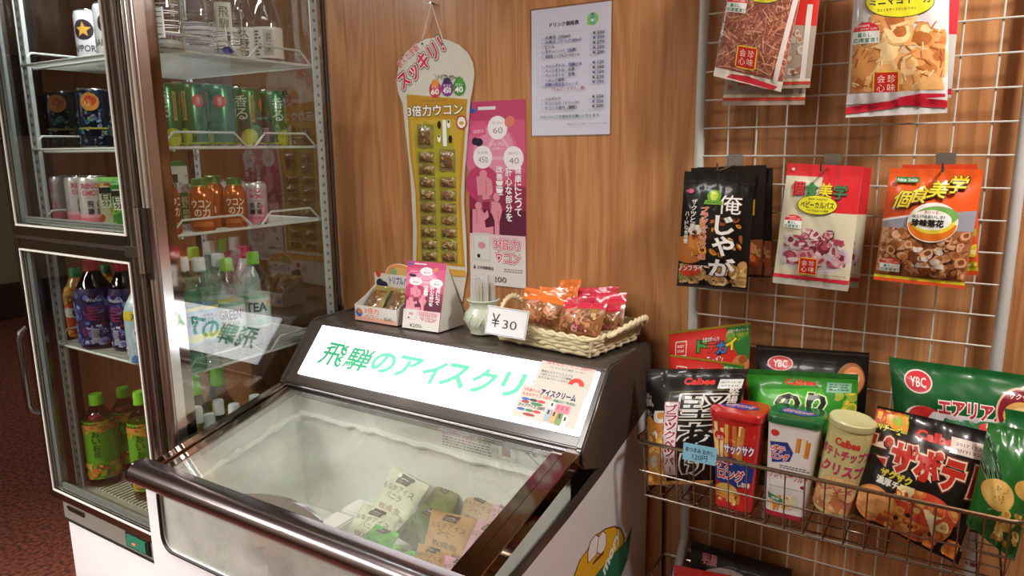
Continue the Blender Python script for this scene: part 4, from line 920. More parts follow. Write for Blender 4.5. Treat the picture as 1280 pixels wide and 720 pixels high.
def pillow(P4, t, nu=10, nv=8, back=.3, wr=0, seed=0, ends=.12):
    """closed cushion between four corners (TL, TR, BR, BL); returns builder, surface function, width, height"""
    TL, TR, BR, BL = [np.array(p, float) for p in P4]
    W = (np.linalg.norm(TR-TL)+np.linalg.norm(BR-BL))/2; H = (np.linalg.norm(TL-BL)+np.linalg.norm(TR-BR))/2
    nrm = np.cross(TR-BL, TL-BR); nrm /= np.linalg.norm(nrm)
    if nrm @ (CAM-(TL+BR)/2) < 0: nrm = -nrm
    rr = random.Random(seed); ph = [rr.uniform(0, 6) for _ in range(8)]
    def bulge(a, b):
        e0, e1 = ends if isinstance(ends, tuple) else (ends, ends)
        bb = min(max((b-e1)/(1-e0-e1), 0), 1)
        env = max(0, 1-abs(2*a-1)**2.6)**.75*max(0, 1-abs(2*bb-1)**2.4)**.8
        d = t*env
        if wr:
            m = max(0, 1-abs(2*a-1)**6)
            seal = math.exp(-((b-e1)/.10)**2)+math.exp(-((1-e0-b)/.10)**2)
            d += wr*m*(seal*(.5*math.sin(a*31+ph[0])+.35*math.sin(a*53+ph[1]+b*9)) + env*(.35*math.sin(a*9+b*13+ph[2])+.3*math.sin(a*17-b*11+ph[3])+.15*math.sin(a*35+b*27+ph[4])) )
            d += wr*.5*(math.sin(a*7+ph[5])*(1 if b > .9 else 0)+math.sin(a*8+ph[6])*(1 if b < .06 else 0))
        return d
    def S0(a, b):
        base = (BL*(1-a)+BR*a)*(1-b)+(TL*(1-a)+TR*a)*b
        return base+nrm*bulge(a, b)
    G = np.array([[S0(i/nu, j/nv) for i in range(nu+1)] for j in range(nv+1)])
    def S(u, v, o):                                    # exactly on the facets of the mesh
        a, b = min(max(u/W, 0), 1)*nu, min(max(v/H, 0), 1)*nv; i, j = min(int(a+1e-9), nu-1), min(int(b+1e-9), nv-1); fa, fb = a-i, b-j
        if fa+fb <= 1: p = G[j, i]+(G[j, i+1]-G[j, i])*fa+(G[j+1, i]-G[j, i])*fb
        else: p = G[j+1, i+1]+(G[j+1, i]-G[j+1, i+1])*(1-fa)+(G[j, i+1]-G[j+1, i+1])*(1-fb)
        return tuple(p+nrm*o)
    def Sb(a, b):
        base = (BL*(1-a)+BR*a)*(1-b)+(TL*(1-a)+TR*a)*b
        q = bulge(a, b); return tuple(base-nrm*(max(q, 0)*back-min(q, 0)+.0012))
    mb = MB(); vs = [tuple(G[j, i]) for j in range(nv+1) for i in range(nu+1)]; m = len(vs)
    vs += [Sb(i/nu, j/nv) for j in range(nv+1) for i in range(nu+1)]
    fs = []; w = nu+1
    for j in range(nv):
        for i in range(nu):
            k = j*w+i; fs += [(k, k+1, k+w), (k+1, k+w+1, k+w)]; fs.append((m+k, m+k+w, m+k+w+1, m+k+1))
    for i in range(nu): fs += [(i, m+i, m+i+1, i+1), (nv*w+i, nv*w+i+1, m+nv*w+i+1, m+nv*w+i)]
    for j in range(nv): fs += [(j*w, (j+1)*w, m+(j+1)*w, m+j*w), (j*w+nu, m+j*w+nu, m+(j+1)*w+nu, (j+1)*w+nu)]
    mb.add(vs, fs)
    return mb, S, W, H
def sachet(P4, t, label, group, seed):
    mb, Sf, W, H = pillow(P4, t, 10, 8, .1, t*.3, seed)
    c = (np.array(P4[2])+np.array(P4[3]))/2
    o = empty('gold_sachet', c, label=label, cat='sachet', group=group)
    mb.build('body', M_sgold, o, fix=True)
    a = Art(.0004, .00002); a.rect(W*.14, H*.15, W*.86, H*.85, M_sbrown); a.blobs(W*.14, H*.15, W*.86, H*.85, 12, W*.12, [M_sbrown, '8a6238', '6a4a28', '9a7a4a', 'b0a060'], seed, 1.5, 7); a.rect(W*.3, H*.4, W*.62, H*.5, '5a4a3a')
    a.build('printed_window', Sf, o, gu=[W*k/10 for k in range(1, 10)], gv=[H*k/8 for k in range(1, 8)], diag=(W/10, H/8, 18), clip=(W, H)); settle(o)
def srow(u0, u1, v0, v1): return wq([(u0, v0), (u1, v0+1), (u1, v1+1), (u0, v1)], -.0085)
yl = [(155, 185), (189, 204), (205, 219), (221, 235), (237, 251), (252, 266), (267.5, 281), (283, 297), (298.5, 312), (313, 326)]
yr = [(186, 214), (221, 235), (237, 251), (253, 267), (268.5, 282), (284, 298), (300, 313), (314, 328)]
OR_ = ['topmost', 'second from the top', 'third from the top', 'fourth from the top', 'fifth from the top', 'sixth from the top', 'seventh from the top', 'eighth from the top', 'ninth from the top', 'lowest']
for i, (v0, v1) in enumerate(yl): x = 521.5+ (v0-155)*.035; sachet(srow(x, x+20, v0, v1), .007, f'gold sachet in the left column of the hanging board, {OR_[i]}', 'gold sachets on the hanging board', i)
for i, (v0, v1) in enumerate(yr): x = 549+(v0-186)*.022; sachet(srow(x, x+20, v0, v1), .007, f'gold sachet in the right column of the hanging board, {OR_[i] if i < 7 else "lowest"}', 'gold sachets on the hanging board', 20+i)
# --- pink poster
px0, px1, pz0, pz1 = -.650, -.469, 1.192, 1.684
pp = empty('pink_poster', ((px0+px1)/2, -.002, pz0), label='tall narrow pink poster with white circles, behind the glass-shaped board', cat='poster')
MB().box((px0, -.0016, pz0), (px1, -.0006, pz1)).build('sheet', pm('poster pink', 'c0406a', .35, coat=.3), pp)
def pink(a, W, H, small=False):
    n = NA(a, W, H)
    n.R(0, .88, 1, 1, 'b8406a').R(0, .62, 1, .9, 'c8527a').E(.4, .72, .48, .16, 'cf6a8e').E(.45, .74, .36, .13, 'd98aa6').R(0, .62, .0, .62, 'c8527a')
    n.R(0, .26, 1, .44, '5a1c38').R(0, .42, 1, .55, '8a2848').E(.25, .56, .30, .1, 'b8406a')
    n.E(.1, .965, .07, .026, '3a5aa8').E(.12, .975, .04, .015, 'b84a5a').R(.19, .955, .5, .972, 'd8d4dc')
    for (x0, y0, x1, y1) in ((.52, .84, .32, .73), (.52, .84, .80, .72), (.3, .70, .78, .70)): a.line((x0*W, y0*H), (x1*W, y1*H), W*.05, 'e0a8bc')
    for x, y, t, s in ((.53, .86, '60', 'ウコン'), (.26, .705, '450', 'シジミ'), (.80, .70, '40', 'コロソリン')): n.E(x, y, .17, .062, 'e8e2e6'); n.T(t, x-.08, y-.03, .17, .032, '8a7a80', .0); n.T(s, x-.09, y+.018, .18, .013, '6a4a5a', .01)
    n.T('トリプル', .4, .765, .24, .016, 'efe4e8', .01).T('パワー', .44, .742, .18, .016, 'efe4e8', .01)
    n.P([(.06, .87), (.30, .90), (.33, .83), (.09, .80)], 'd05a84'); n.T('お酒も飲む人に', .1, .83, .2, .02, 'f0e0e6', rot=.1)
    n.E(.2, .785, .07, .022, '2a2438').E(.13, .79, .06, .02, '2a2438').E(.74, .89, .09, .028, 'd07868', .5)
    n.T('健康にとって', .82, .39, .11, .27, 'f2eef0', .02, vert=True).T('肝心な部分を', .66, .36, .11, .29, 'f2eef0', .02, vert=True).T('改善！！', .50, .50, .11, .16, 'f2eef0', .02, vert=True)
    pk = 'd88a9a'
    n.P([(.14, .60), (.30, .61), (.42, .58), (.44, .52), (.38, .48), (.22, .47), (.16, .5)], pk).E(.27, .615, .07, .022, pk).R(.18, .40, .25, .5, 'a85a6c').R(.38, .40, .43, .5, 'a85a6c')
    n.E(.50, .49, .06, .025, pk).P([(.42, .47), (.56, .46), (.60, .42), (.55, .36), (.54, .27), (.46, .27), (.46, .36), (.40, .41)], pk)
    n.E(.17, .44, .06, .022, pk).P([(.06, .42), (.22, .42), (.28, .40), (.34, .42), (.36, .38), (.28, .36), (.3, .32), (.44, .33), (.44, .27), (.05, .27)], pk)
    for x in (.31, .52, .13, .66): n.T('からだ', x, .34 if x != .31 else .5, .02, .08, '5a1c38', vert=True)
    n.R(0, 0, 1, .26, 'd0cac4').R(0, .22, 1, .285, 'd6b8c0').R(.06, .13, .38, .29, 'c0c2ba').R(.085, .145, .355, .275, 'cfccc8').E(.22, .22, .07, .02, 'c88a96').E(.16, .16, .03, .012, '2a2438')
    n.T('3倍力', .44, .205, .46, .06, 'c85a6a', .02, out='efe6e4', outw=.05, out2='7a2a3a').T('ウコン', .48, .13, .42, .06, 'c85a6a', .02, out='efe6e4', outw=.05, out2='7a2a3a')
    if not small:
        n.T('立中根製薬品', .13, .085, .3, .018, '3a3a3a', .02).P([(.06, .085), (.1, .085), (.1, .095), (.075, .11)], '2a2a2a').L(.62, .10, .95, 2, .012, '8a8684').T('¥200', .32, .02, .34, .032, '3a3a3c')
a = Art(.0003, .00002); pink(a, px1-px0, pz1-pz0)
a.build('printed_face', lambda u, v, o: (px0+u, -.0016-o, pz0+v), pp); settle(pp)
# ================================================================== things on the freezer top (z = 1.104)
ZT = 1.104
M_cardw = pm('white card', 'cfccc4', .5)
def at(o, mb_or_art): pass
# orange open box with header card
bx = empty('open_display_box', (-.81, -.18, ZT), (0, 0, .0), label='small white and orange open box with a round-topped header card', cat='box')
bw, bd = .150, .085
MB().box((-bw/2, -bd/2, 0), (bw/2, bd/2, .002)).build('base', M_cardw, bx)
MB().box((-bw/2, -bd/2, 0), (bw/2, -bd/2+.002, .042)).build('front_flap', M_cardw, bx)
for sx in (-1, 1): MB().prism([(-bd/2, 0), (bd/2, 0), (bd/2, .085), (0, .06), (-bd/2, .042)], 'x', sx*bw/2-.001, sx*bw/2+.001).build('side_flap', M_cardw, bx)
hd = [(-bw/2, 0), (bw/2, 0), (bw/2, .125)]+[(.018+.052*math.cos(PI*k/12), .118+.032*math.sin(PI*k/12)) for k in range(13)]+[(-bw/2, .118)]
MB().prism(hd, 'y', bd/2-.002, bd/2).build('header_card', M_cardw, bx, smooth=0)
MB().box((-.001, -bd/2+.002, .002), (.001, bd/2-.002, .034)).build('divider', M_cardw, bx)
a = Art(.0003, .00002)
a.rect(-bw/2, 0, bw/2, .012, 'd8a890'); a.ell(-.06, .022, .012, .012, '3a5aa8'); a.ell(-.058, .026, .008, .007, 'd0703c'); a.text('3倍力', -.04, .022, .052, .016, 'd05a3c', .02, out='f0e4d8', outw=.05); a.text('ウコン', -.036, .005, .046, .015, 'd05a3c', .02, out='f0e4d8', outw=.05); a.text('¥240-', .03, .008, .03, .010, '3a3a3a')
a.build('printed_front', lambda u, v, o: (u, -bd/2-o, v), bx)
a = Art(.0003, .00002); a.poly([(.018+.050*math.cos(PI*k/12), .118+.030*math.sin(PI*k/12)) for k in range(13)], 'd88a3c'); a.ell(.018, .125, .032, .016, 'c8a060'); a.ell(-.005, .125, .014, .012, '8a9a6a'); a.rect(-bw/2, .085, bw/2, .118, 'c9c4bc')
a.ell(-.055, .090, .014, .013, '23263a'); a.ell(-.04, .085, .014, .012, '23263a'); a.ell(-.06, .115, .009, .009, 'c8402c'); a.text('トリプルパワー', -.02, .092, .09, .02, '3f5a8a', .04); a.rect(-bw/2, .07, bw/2, .083, 'd8a06a')
a.build('printed_header', lambda u, v, o: (u, bd/2-.002-o, v), bx)
for i, (x0, x1) in enumerate(((-.066, -.004), (.006, .068))):
    c = np.array([-.81, -.18, ZT]); P4 = [c+np.array(p) for p in ((x0+.006, .028, .085), (x1+.004, .028, .085), (x1-.004, -.030, .008), (x0-.001, -.030, .008))]
    sachet(P4, .014, 'plump gold sachet in the open box, '+('left one' if i == 0 else 'right one'), 'gold sachets in the open box', 40+i)
# tent card
tc_ = empty('tent_card', (-.655, -.19, ZT), label='pink and white folded tent card priced 200 yen, standing beside the open box', cat='card')
tl, trr, bl_, br_ = [np.array(p) for p in ((-.718, -.190, ZT+.172), (-.594, -.185, ZT+.172), (-.713, -.226, ZT), (-.597, -.222, ZT))]
mb, Sf, W, H = pillow([tl, trr, br_, bl_], .0, 2, 2, 0); mb.build('front_panel', pm('poster pink', 'c0406a', .35, coat=.3), tc_)
MB().add([tl, trr, trr+np.array([.004, .09, -.172]), tl+np.array([0, .09, -.172])], [(0, 1, 2, 3)]).build('back_panel', M_cardw, tc_)
MB().add([trr, br_, br_+np.array([.006, .115, 0])], [(0, 1, 2)]).build('side_gusset', M_cardw, tc_)
MB().add([bl_, br_, br_+np.array([.006, .115, 0]), bl_+np.array([.006, .115, 0])], [(0, 1, 2, 3)]).build('base_panel', M_cardw, tc_)
a = Art(.0004, .00002); pink(a, W, H, True); n = NA(a, W, H); n.R(0, 0, 1, .11, 'cfccc4').T('¥200-', .2, .025, .36, .055, '3a3a3a'); a.build('printed_face', Sf, tc_); settle(tc_)
# vase with wrapped picks
vc = np.array([-.498, -.165, ZT])
vs_ = empty('ceramic_vase', vc, label='small round pale green vase with raised pattern, beside the price card', cat='vase')
pf = [(.030, 0), (.034, .002), (.034, .007), (.040, .018), (.047, .034), (.046, .050), (.037, .064), (.034, .072), (.039, .082), (.042, .086), (.039, .088), (.034, .080)]
m = MB(); m.lathe(pf, 28); nn = 28
for i in range(3, 7):
    for k in range(nn):
        x, y, z = m.v[i*nn+k]; f = 1+.035*math.sin(k*2*PI/28*7+i*1.7); m.v[i*nn+k] = (x*f, y*f, z)
m.build('body', pm('celadon glaze', 'b3bba6', .3, coat=.6, noise=.12, nscale=70), vs_, smooth=60)
MB().lathe([(.036, .0785), (.036, .0795)], 20).build('inside', pm('dark inside', '4a4a40', .8), vs_)
m = MB()
for k in range(10): a0 = k*.7; m.tube([(.038*math.cos(a0), .038*math.sin(a0), .018), (.0485*math.cos(a0+.25), .0485*math.sin(a0+.25), .036), (.044*math.cos(a0+.5), .044*math.sin(a0+.5), .055)], .0022, 6)
m.build('raised_pattern', pm('glaze relief', 'c2c6b0', .3, coat=.6), vs_, smooth=60)
G_pick = glassmat('clear wrapper', (.93, .94, .95), 2.0, .12, rough=.15, haze=.5, hcol=(.85, .85, .87))
r_ = random.Random(3)
for k in range(13):
    aa = k*2.4; rr = .006+.025*math.sqrt(k/13); bx_, by_ = rr*math.cos(aa), rr*math.sin(aa); tx = bx_*1.15; h = .142+r_.uniform(-.006, .006)
    w = MB(); w.prism([(bx_-.006, by_-.002), (bx_+.006, by_-.002), (bx_+.006, by_+.002), (bx_-.006, by_+.002)], 'z', .03, h)
    w.xf(Matrix.Rotation(r_.uniform(-.5, .5), 4, 'Z')); o = w.build('wrapped_toothpick', G_pick, loc=vc)
    tag(o, 'clear wrapped pick standing in the pale green vase', 'pick', 'clear wrapped picks in the vase')
    MB().tube([(bx_, by_, .035), (bx_, by_, h-.008)], .0012, 5).build('wooden_pick', pm('birch pick', 'cbbfa0', .6), o)
# basket
bk = empty('woven_basket', (-.29, -.13, ZT), label='pale woven straw basket with two looped handles, full of snack sachets', cat='basket')
M_straw = pm('straw', 'cdbf98', .6, noise=.18, nscale=120, bump=.3, bscale=300)
C4 = [(-.425, -.205), (-.165, -.236), (-.138, -.035), (-.415, -.030)]      # bottom corners (world)
ctr = np.mean(C4, 0)
def ringpts(z, grow, n=16):
    P = []; cs = [ctr+(np.array(c)-ctr)*(1+grow) for c in C4]
    for i in range(4):
        a_, b_ = cs[i], cs[(i+1) % 4]
        for k in range(n): t = .06+.88*k/(n-1); p = a_+(b_-a_)*t; P.append((p[0], p[1], z))
    return P
r_ = random.Random(5)
for j in range(4):
    P = ringpts(ZT+.008+j*.0092, .03+.05*j/3, 18)
    rad = [.0056+.0013*math.sin(i*2.1+j*2) for i in range(len(P))]
    P = [(x+.0015*math.sin(i*2.1+j*3), y+.0015*math.cos(i*2.1+j*3), z+.0012*math.sin(i*1.3+j)) for i, (x, y, z) in enumerate(P)]
    MB().tube(P, rad, 7, closed=True).build('woven_coil', M_straw, bk, smooth=60)
for ii, off in ((0, 0), (1, PI)):     # braided rim: two strands
    P0_ = ringpts(ZT+.044, .10, 26); P = [(x+.003*math.cos(i*1.1+off), y+.003*math.sin(i*1.1+off)*.5, z+.0034*math.sin(i*1.1+off)) for i, (x, y, z) in enumerate(P0_)]
    MB().tube(P, .0042, 7, closed=True).build('rim_braid', M_straw, bk, smooth=60)
MB().prism([tuple(ctr+(np.array(c)-ctr)*1.0) for c in C4], 'z', ZT+.001, ZT+.006).build('base', M_straw, bk)
wl = MB()
for i in range(4):
    a_, b_ = [ctr+(np.array(C4[q_])-ctr)*1.0 for q_ in (i, (i+1) % 4)]; c_, d_ = [ctr+(np.array(C4[q_])-ctr)*1.09 for q_ in (i, (i+1) % 4)]
    wl.add([(*a_, ZT+.004), (*b_, ZT+.004), (*d_, ZT+.042), (*c_, ZT+.042)], [(0, 1, 2, 3)])
wl.build('inner_wall', M_straw, bk)
def handle(pa, pb, h, out):
    for off in (0, PI):
        P = []
        for k in range(31):
            t = k/30; a0 = PI*t; base = np.array(pa)*(1-t)+np.array(pb)*t
            P.append(tuple(base+np.array(out)*math.sin(a0)+np.array([0, 0, h*math.sin(a0)])+np.array([.003*math.cos(k*1.3+off), .003*math.sin(k*1.3+off), .0035*math.sin(k*1.3+off)])))
        MB().tube(P, .0045, 7).build('handle_strand', M_straw, bk, smooth=60)
handle((-.445, -.185, ZT+.046), (-.425, -.05, ZT+.046), .045, (-.01, 0, 0)); handle((-.135, -.205, ZT+.046), (-.115, -.05, ZT+.046), .03, (.035, 0, 0))
settle(bk)
# price card 30
pc = wq([(607.5, 382), (659.5, 390.5), (656, 425.5), (605.5, 416.5)], -.262)
tlt = [pc[0]+np.array([0, .008, 0]), pc[1]+np.array([0, .008, 0]), pc[2], pc[3]]
y30 = empty('price_card', (pc[2]+pc[3])/2, label='white handwritten 30 yen card leaning against the basket', cat='card')
mb, Sf, W, H = pillow(tlt, 0, 2, 2, 0); mb.build('card', pm('bright card', 'dcdcdc', .45), y30)
a = Art(.0005, .00002); n = NA(a, W, H); a.frame(.002, .002, W-.002, H-.002, .0008, '5a5a66')
n.T('¥', .14, .28, .20, .48, '3a3a40', -.005).T('30', .42, .28, .34, .30, '3a3a40', -.005, res=4); a.build('handwriting', Sf, y30); settle(y30)
# snack bags in the basket
F_or = glassmat('clear bag film', (.92, .90, .88), 2.5, .08)
def snack(P4, t, col, label, seed, cols, pinkb=False):
    mb, Sf, W, H = pillow(P4, t, 12, 12, .6, t*.35, seed, (.22, .04))
    c = (np.array(P4[2])+np.array(P4[3]))/2
    o = empty('snack_bag', c, label=label, cat='snack bag', group='clear snack bags in the straw basket')
    body = mb; ms = [pm('snack filling '+str(seed % 2), cols[0], .3, noise=.3, nscale=90, coat=.8), pm('film '+col, col, .2, coat=.8, noise=.05)]
    b_ = body.build('body', ms[0], o); b_.data.materials.append(ms[1]); nu, nv = 12, 12
    for i, p in enumerate(b_.data.polygons):
        k = i//3
        if k < nu*nv and k//nu >= 8: p.material_index = 1
    a = Art(.0006, .00002)
    a.blobs(W*.06, H*.06, W*.94, H*.64, 34, W*.10, cols, seed, 1.8, 8)
    if pinkb: a.blobs(W*.35, H*.03, W*.75, H*.25, 5, W*.09, ['c83a50', 'd8b0a8', 'c05060'], seed)
    a.blobs(W*.1, H*.3, W*.9, H*.6, 5, W*.05, ['d0b98a', 'c8a878'], seed+3, 1.9, 8)
    a.ell(W*.28, H*.62, W*.16, H*.07, 'c06050', rot=.3); a.ell(W*.28, H*.62, W*.13, H*.05, 'b88070', rot=.3)
    for k in range(4): a.line((W*.05, H*(.80+.045*k)), (W*.95, H*(.80+.045*k)), .0008, 'e08a40' if col[0] == 'd' and col[2] != '3' else 'e05068')
    a.build('visible_contents', Sf, o, gu=[W*k/12 for k in range(1, 12)], gv=[H*k/12 for k in range(1, 12)], diag=(W/12, H/12, 24), clip=(W, H)); settle(o); return o
C1 = ['8a5a36', 'a87848', 'b8825a', '7a4628', 'c0785a', '946a40']
def B4(px, ys): return [ony(u, v, y) for (u, v), y in zip(px, ys)]
snack(B4([(700, 350), (726, 349), (720, 400), (690, 404)], (-.05, -.05, -.07, -.07)), .012, 'd8722a', 'orange-topped snack bag at the back, its end sticking up', 11, C1)
snack(B4([(675, 358), (723, 362), (716, 405), (668, 405)], (-.09, -.08, -.11, -.12)), .014, 'd8722a', 'orange-topped snack bag, middle of three', 12, C1)
snack(B4([(657, 359), (716, 368), (702, 415), (648, 402)], (-.14, -.13, -.165, -.17)), .018, 'd8722a', 'orange-topped snack bag at the front left, nearest the price card', 13, C1)
snack(B4([(724, 360), (774, 358), (770, 405), (715, 405)], (-.07, -.06, -.09, -.09)), .014, 'c42f44', 'red-topped snack bag at the back of the basket', 14, C1, True)
snack(B4([(738, 366), (784, 366), (778, 408), (728, 410)], (-.10, -.08, -.12, -.12)), .014, 'c42f44', 'red-topped snack bag, its end sticking out to the right', 15, C1, True)
snack(B4([(742, 380), (776, 380), (770, 412), (735, 415)], (-.13, -.11, -.14, -.15)), .012, 'c42f44', 'red-topped snack bag pushed down at the right end', 16, C1, True)
snack(B4([(706, 372), (762, 368), (748, 426), (696, 415)], (-.17, -.16, -.205, -.20)), .020, 'c42f44', 'red-topped snack bag at the front, with a pink cracker showing', 17, C1, True)
# ================================================================== wire rack on the wall
SP = .0594; RY = -.03
rk = empty('wire_rack', (.29, RY, 0), label='white wire grid display rack between two white tube posts', cat='rack')
M_post = pm('white tube', 'b9b9b4', .3, noise=.03, coat=.3)
M_gw = pm('grid wire', 'c4c2b8', .35, metal=.1, noise=.03)
for x in (-.003, .585): MB().tube([(x, RY, .58), (x, RY, 2.3)], .0108, 14).build('post', M_post, rk)
for x in (-.003, .585):
    MB().tube([(x, RY, .60), (x, RY, .04)], .0100, 12).build('post_foot', M_post, rk)
    MB().tube([(x, RY, .615), (x, RY-.012, .595), (x, RY-.04, .555), (x, RY-.14, .42), (x, RY-.30, .20), (x, RY-.36, .03)], .0104, 12).build('stay_leg', M_post, rk)
    MB().tube([(x, RY, .735), (x, RY, .745)], .0116, 12).build('post_collar', M_steel, rk)
for i in range(1, 10): MB().tube([(i*SP, RY, .58), (i*SP, RY, 2.28)], .0019, 6).build('grid_wire', M_gw, rk)
for j in range(-11, 18): MB().tube([(.006, RY-.003, 1.6-j*SP), (.576, RY-.003, 1.6-j*SP)], .0019, 6).build('grid_wire', M_gw, rk)
for z in (.585, 2.28): MB().tube([(0, RY, z), (.583, RY, z)], .004, 8).build('cross_bar', M_post, rk)
settle(rk)
# hooks
M_plate = pm('zinc plate', 'a9a9a4', .3, metal=.9, noise=.25, nscale=400)
def hook(u, v, tu, tv, z0, label):
    p = ony(u, v, RY-.005); x = p[0]; L = abs(onx(tu, tv, x)[1]-(RY-.005)); L = min(max(L, .055), .13)
    o = empty('wire_hook', (x, RY-.003, z0), label=label, cat='hook', group='hooks on the wire rack')
    MB().box((-.016, -.0035, -.026), (.016, -.0018, .004)).build('plate', M_plate, o, bevel=.0005)
    MB().tube([(0, -.002, -.020), (0, -.02, -.021), (0, -L+.01, -.028), (0, -L, -.026), (0, -L-.002, -.012)], .0021, 8).build('hook_wire', M_steel, o)
    MB().tube([(-.014, 0, .003), (.014, 0, .003)], .002, 6).build('clip', M_steel, o)
    return x, L
hook(919, 200, 879, 213, 1.6-SP, 'metal hook carrying the black packets')
hook(1041, 200, 1014, 205, 1.6-SP, 'metal hook carrying the cream and red packets')
hook(1182, 200, 1160, 215, 1.6-SP, 'metal hook carrying the orange peanut packets')
hook(1000, -60, 960, -60, 1.6+5*SP, 'metal hook above the frame carrying the shredded squid packets')
hook(1150, -60, 1130, -60, 1.6+5*SP, 'metal hook above the frame carrying the fried squid packets')
# ------------------------------------------------------------------ packets
def foil(name, col, rough=.22, metal=0, var=.12): return pm(name, col, rough, metal=metal, coat=.7, noise=var, nscale=14)
def packet(px, ys, t, mat, draw, label, group, seed, name='snack_packet', cat='snack packet', wr=.0022, ends=(.10, .05), back=.5, nu=20, nv=22, ky=1):
    ys = ys if isinstance(ys, (tuple, list)) else (ys,)*4
    P4 = [ony(u, v, y) for (u, v), y in zip(px, ys)]
    mb, Sf, W, H = pillow(P4, t, nu, nv, back, wr, seed, ends)
    c = (np.array(P4[2])+np.array(P4[3]))/2; o = empty(name, c, label=label, cat=cat, group=group)
    mb.build('pouch', mat, o, smooth=80)
    a = Art(.0005, .000012)
    if ky < 1: a.rect(0, 0, W, H*.999, mat)
    n0 = len(a.v); draw(NA(a, W, H*ky)); a.v[n0:] = [(x, y+H*(1-ky), z) for x, y, z in a.v[n0:]]
    a.build('printed_face', Sf, o, gu=[W*k/nu for k in range(1, nu)], gv=[H*k/nv for k in range(1, nv)], diag=(W/nu, H/nv, nu+nv), clip=(W, H))
    settle(o); return o, Sf, W, H
def life(n, x, y, w, c='d8303c'):
    h = w*n.W/n.H
    n.P([(x+w/2+w/2*math.cos(PI*k/10), y+h*.42+h*.34*math.sin(PI*k/10)) for k in range(11)], c); n.R(x, y, x+w, y+h*.44, 'e6e8e2')
    n.T('Smart', x+w*.12, y+h*.60, w*.5, h*.10, 'efe0dc', .01).T('your Life', x+w*.3, y+h*.47, w*.6, h*.10, 'efe0dc', .01)
    n.T('暮らし', x+w*.2, y+h*.23, w*.5, h*.16, '2a7a5a', .02).T('応援宣言！', x+w*.05, y+h*.04, w*.88, h*.16, '2a7a5a', .02)
def seal(n, x, y, w):
    h = w*n.W/n.H*1.0
    n.P([(x, y+h*.1), (x+w*.1, y), (x+w*.9, y), (x+w, y+h*.1), (x+w, y+h*.9), (x+w*.9, y+h), (x+w*.1, y+h), (x, y+h*.9)], 'd9b03a')
    n.R(x+w*.06, y+h*.06, x+w*.94, y+h*.94, 'b8261e'); n.T('珍味', x+w*.55, y+h*.14, w*.3, h*.72, 'e8d0c0', .0, vert=True).T('会心', x+w*.16, y+h*.14, w*.3, h*.72, 'e8d0c0', .0, vert=True)
SQ = ['9a5a48', 'b87058', '7a4436', 'c88a6a', '8a4c3c', 'd0a080', 'a8644e']
def brand4(n, x, y, w, h, tl=0, allc=None, out='f0e8e0'):
    cs = allc or ['cf2f34', '2f8a44', 'd8c82c', '2a7a4a']; dx = w/4
    for k, (ch, c) in enumerate(zip('個食美学', cs)):
        dy = tl*k
        n.T(ch, x+dx*k+dx*.06, y+dy-.006, dx*.9, h, '38302c' if allc else '5a1c24', .02); n.T(ch, x+dx*k, y+dy, dx*.9, h, c, .02, out=out if allc else None, outw=.04)
def ika(n):
    n.R(0, 0, 1, 1, 'd3cdc0').R(.35, .68, 1, 1, 'd02a26').R(0, .93, 1, 1, 'd02a26')
    brand4(n, .10, .72, .80, .13); n.R(0, .07, 1, .63, '8f5444').S(.01, .08, .99, .625, 520, .20, .012, SQ, 3)
    n.E(.53, .66, .29, .085, '3a4a1c').E(.53, .66, .28, .08, 'd8cf2c'); n.T('CUT IKA SOUMEN', .36, .705, .34, .012, '3a3a1c', .02).T('カットいかそうめん', .29, .635, .50, .048, '1c1c14', .03).T('噛んで美味しい', .42, .60, .24, .016, '3a3a1c', .02)
    life(n, .04, .49, .30); seal(n, .30, .10, .30)
    n.R(0, 0, 1, .05, 'c9c2b4').P([(.2, .012), (.9, .0), (.95, .03), (.5, .055), (.25, .045)], 'b02030').P([(.86, .05), (.93, .05), (.99, .66), (.93, .66)], 'd2c4bc')
F_sil = foil('packet film clear brown', '9a8474', .18); F_red = foil('packet film red', 'c83028', .2); F_cream = foil('packet film cream', 'cfc8b8', .2)
def clearback(n):
    n.R(0, .45, 1, 1, 'c42c24').R(0, .0, 1, .45, 'a09080').B(.05, .1, .9, .45, 30, .07, ['a8765a', 'b0a090', 'c0b8a8', '9a6a50'], 4).R(0, .03, 1, .05, 'c03a28').R(0, .05, 1, .07, 'c9c2a4').R(.86, .05, .93, .6, 'cfc8c0')
packet([(925, -70), (1017, -70), (1006, 131), (903, 132)], -.062, .012, F_sil, clearback, 'clear and red packet behind the shredded squid one, its red hem lowest', 'packets on the top left hook', 31)
packet([(938, -70), (1032, -66), (1012, 110), (922, 112)], -.074, .010, F_sil, clearback, 'clear and red packet behind the shredded squid one, sticking out right', 'packets on the top left hook', 32)
packet([(918, -72), (1014, -70), (976, 115), (892, 95)], (-.09, -.09, -.10, -.10), .014, F_cream, ika, 'packet of brown shredded squid with yellow oval, top left of the rack', 'packets on the top left hook', 33)
KC = ['c98a4a', 'd8a468', 'b8743a', 'e0b880', 'a8622c', 'd09458', 'e8c890']
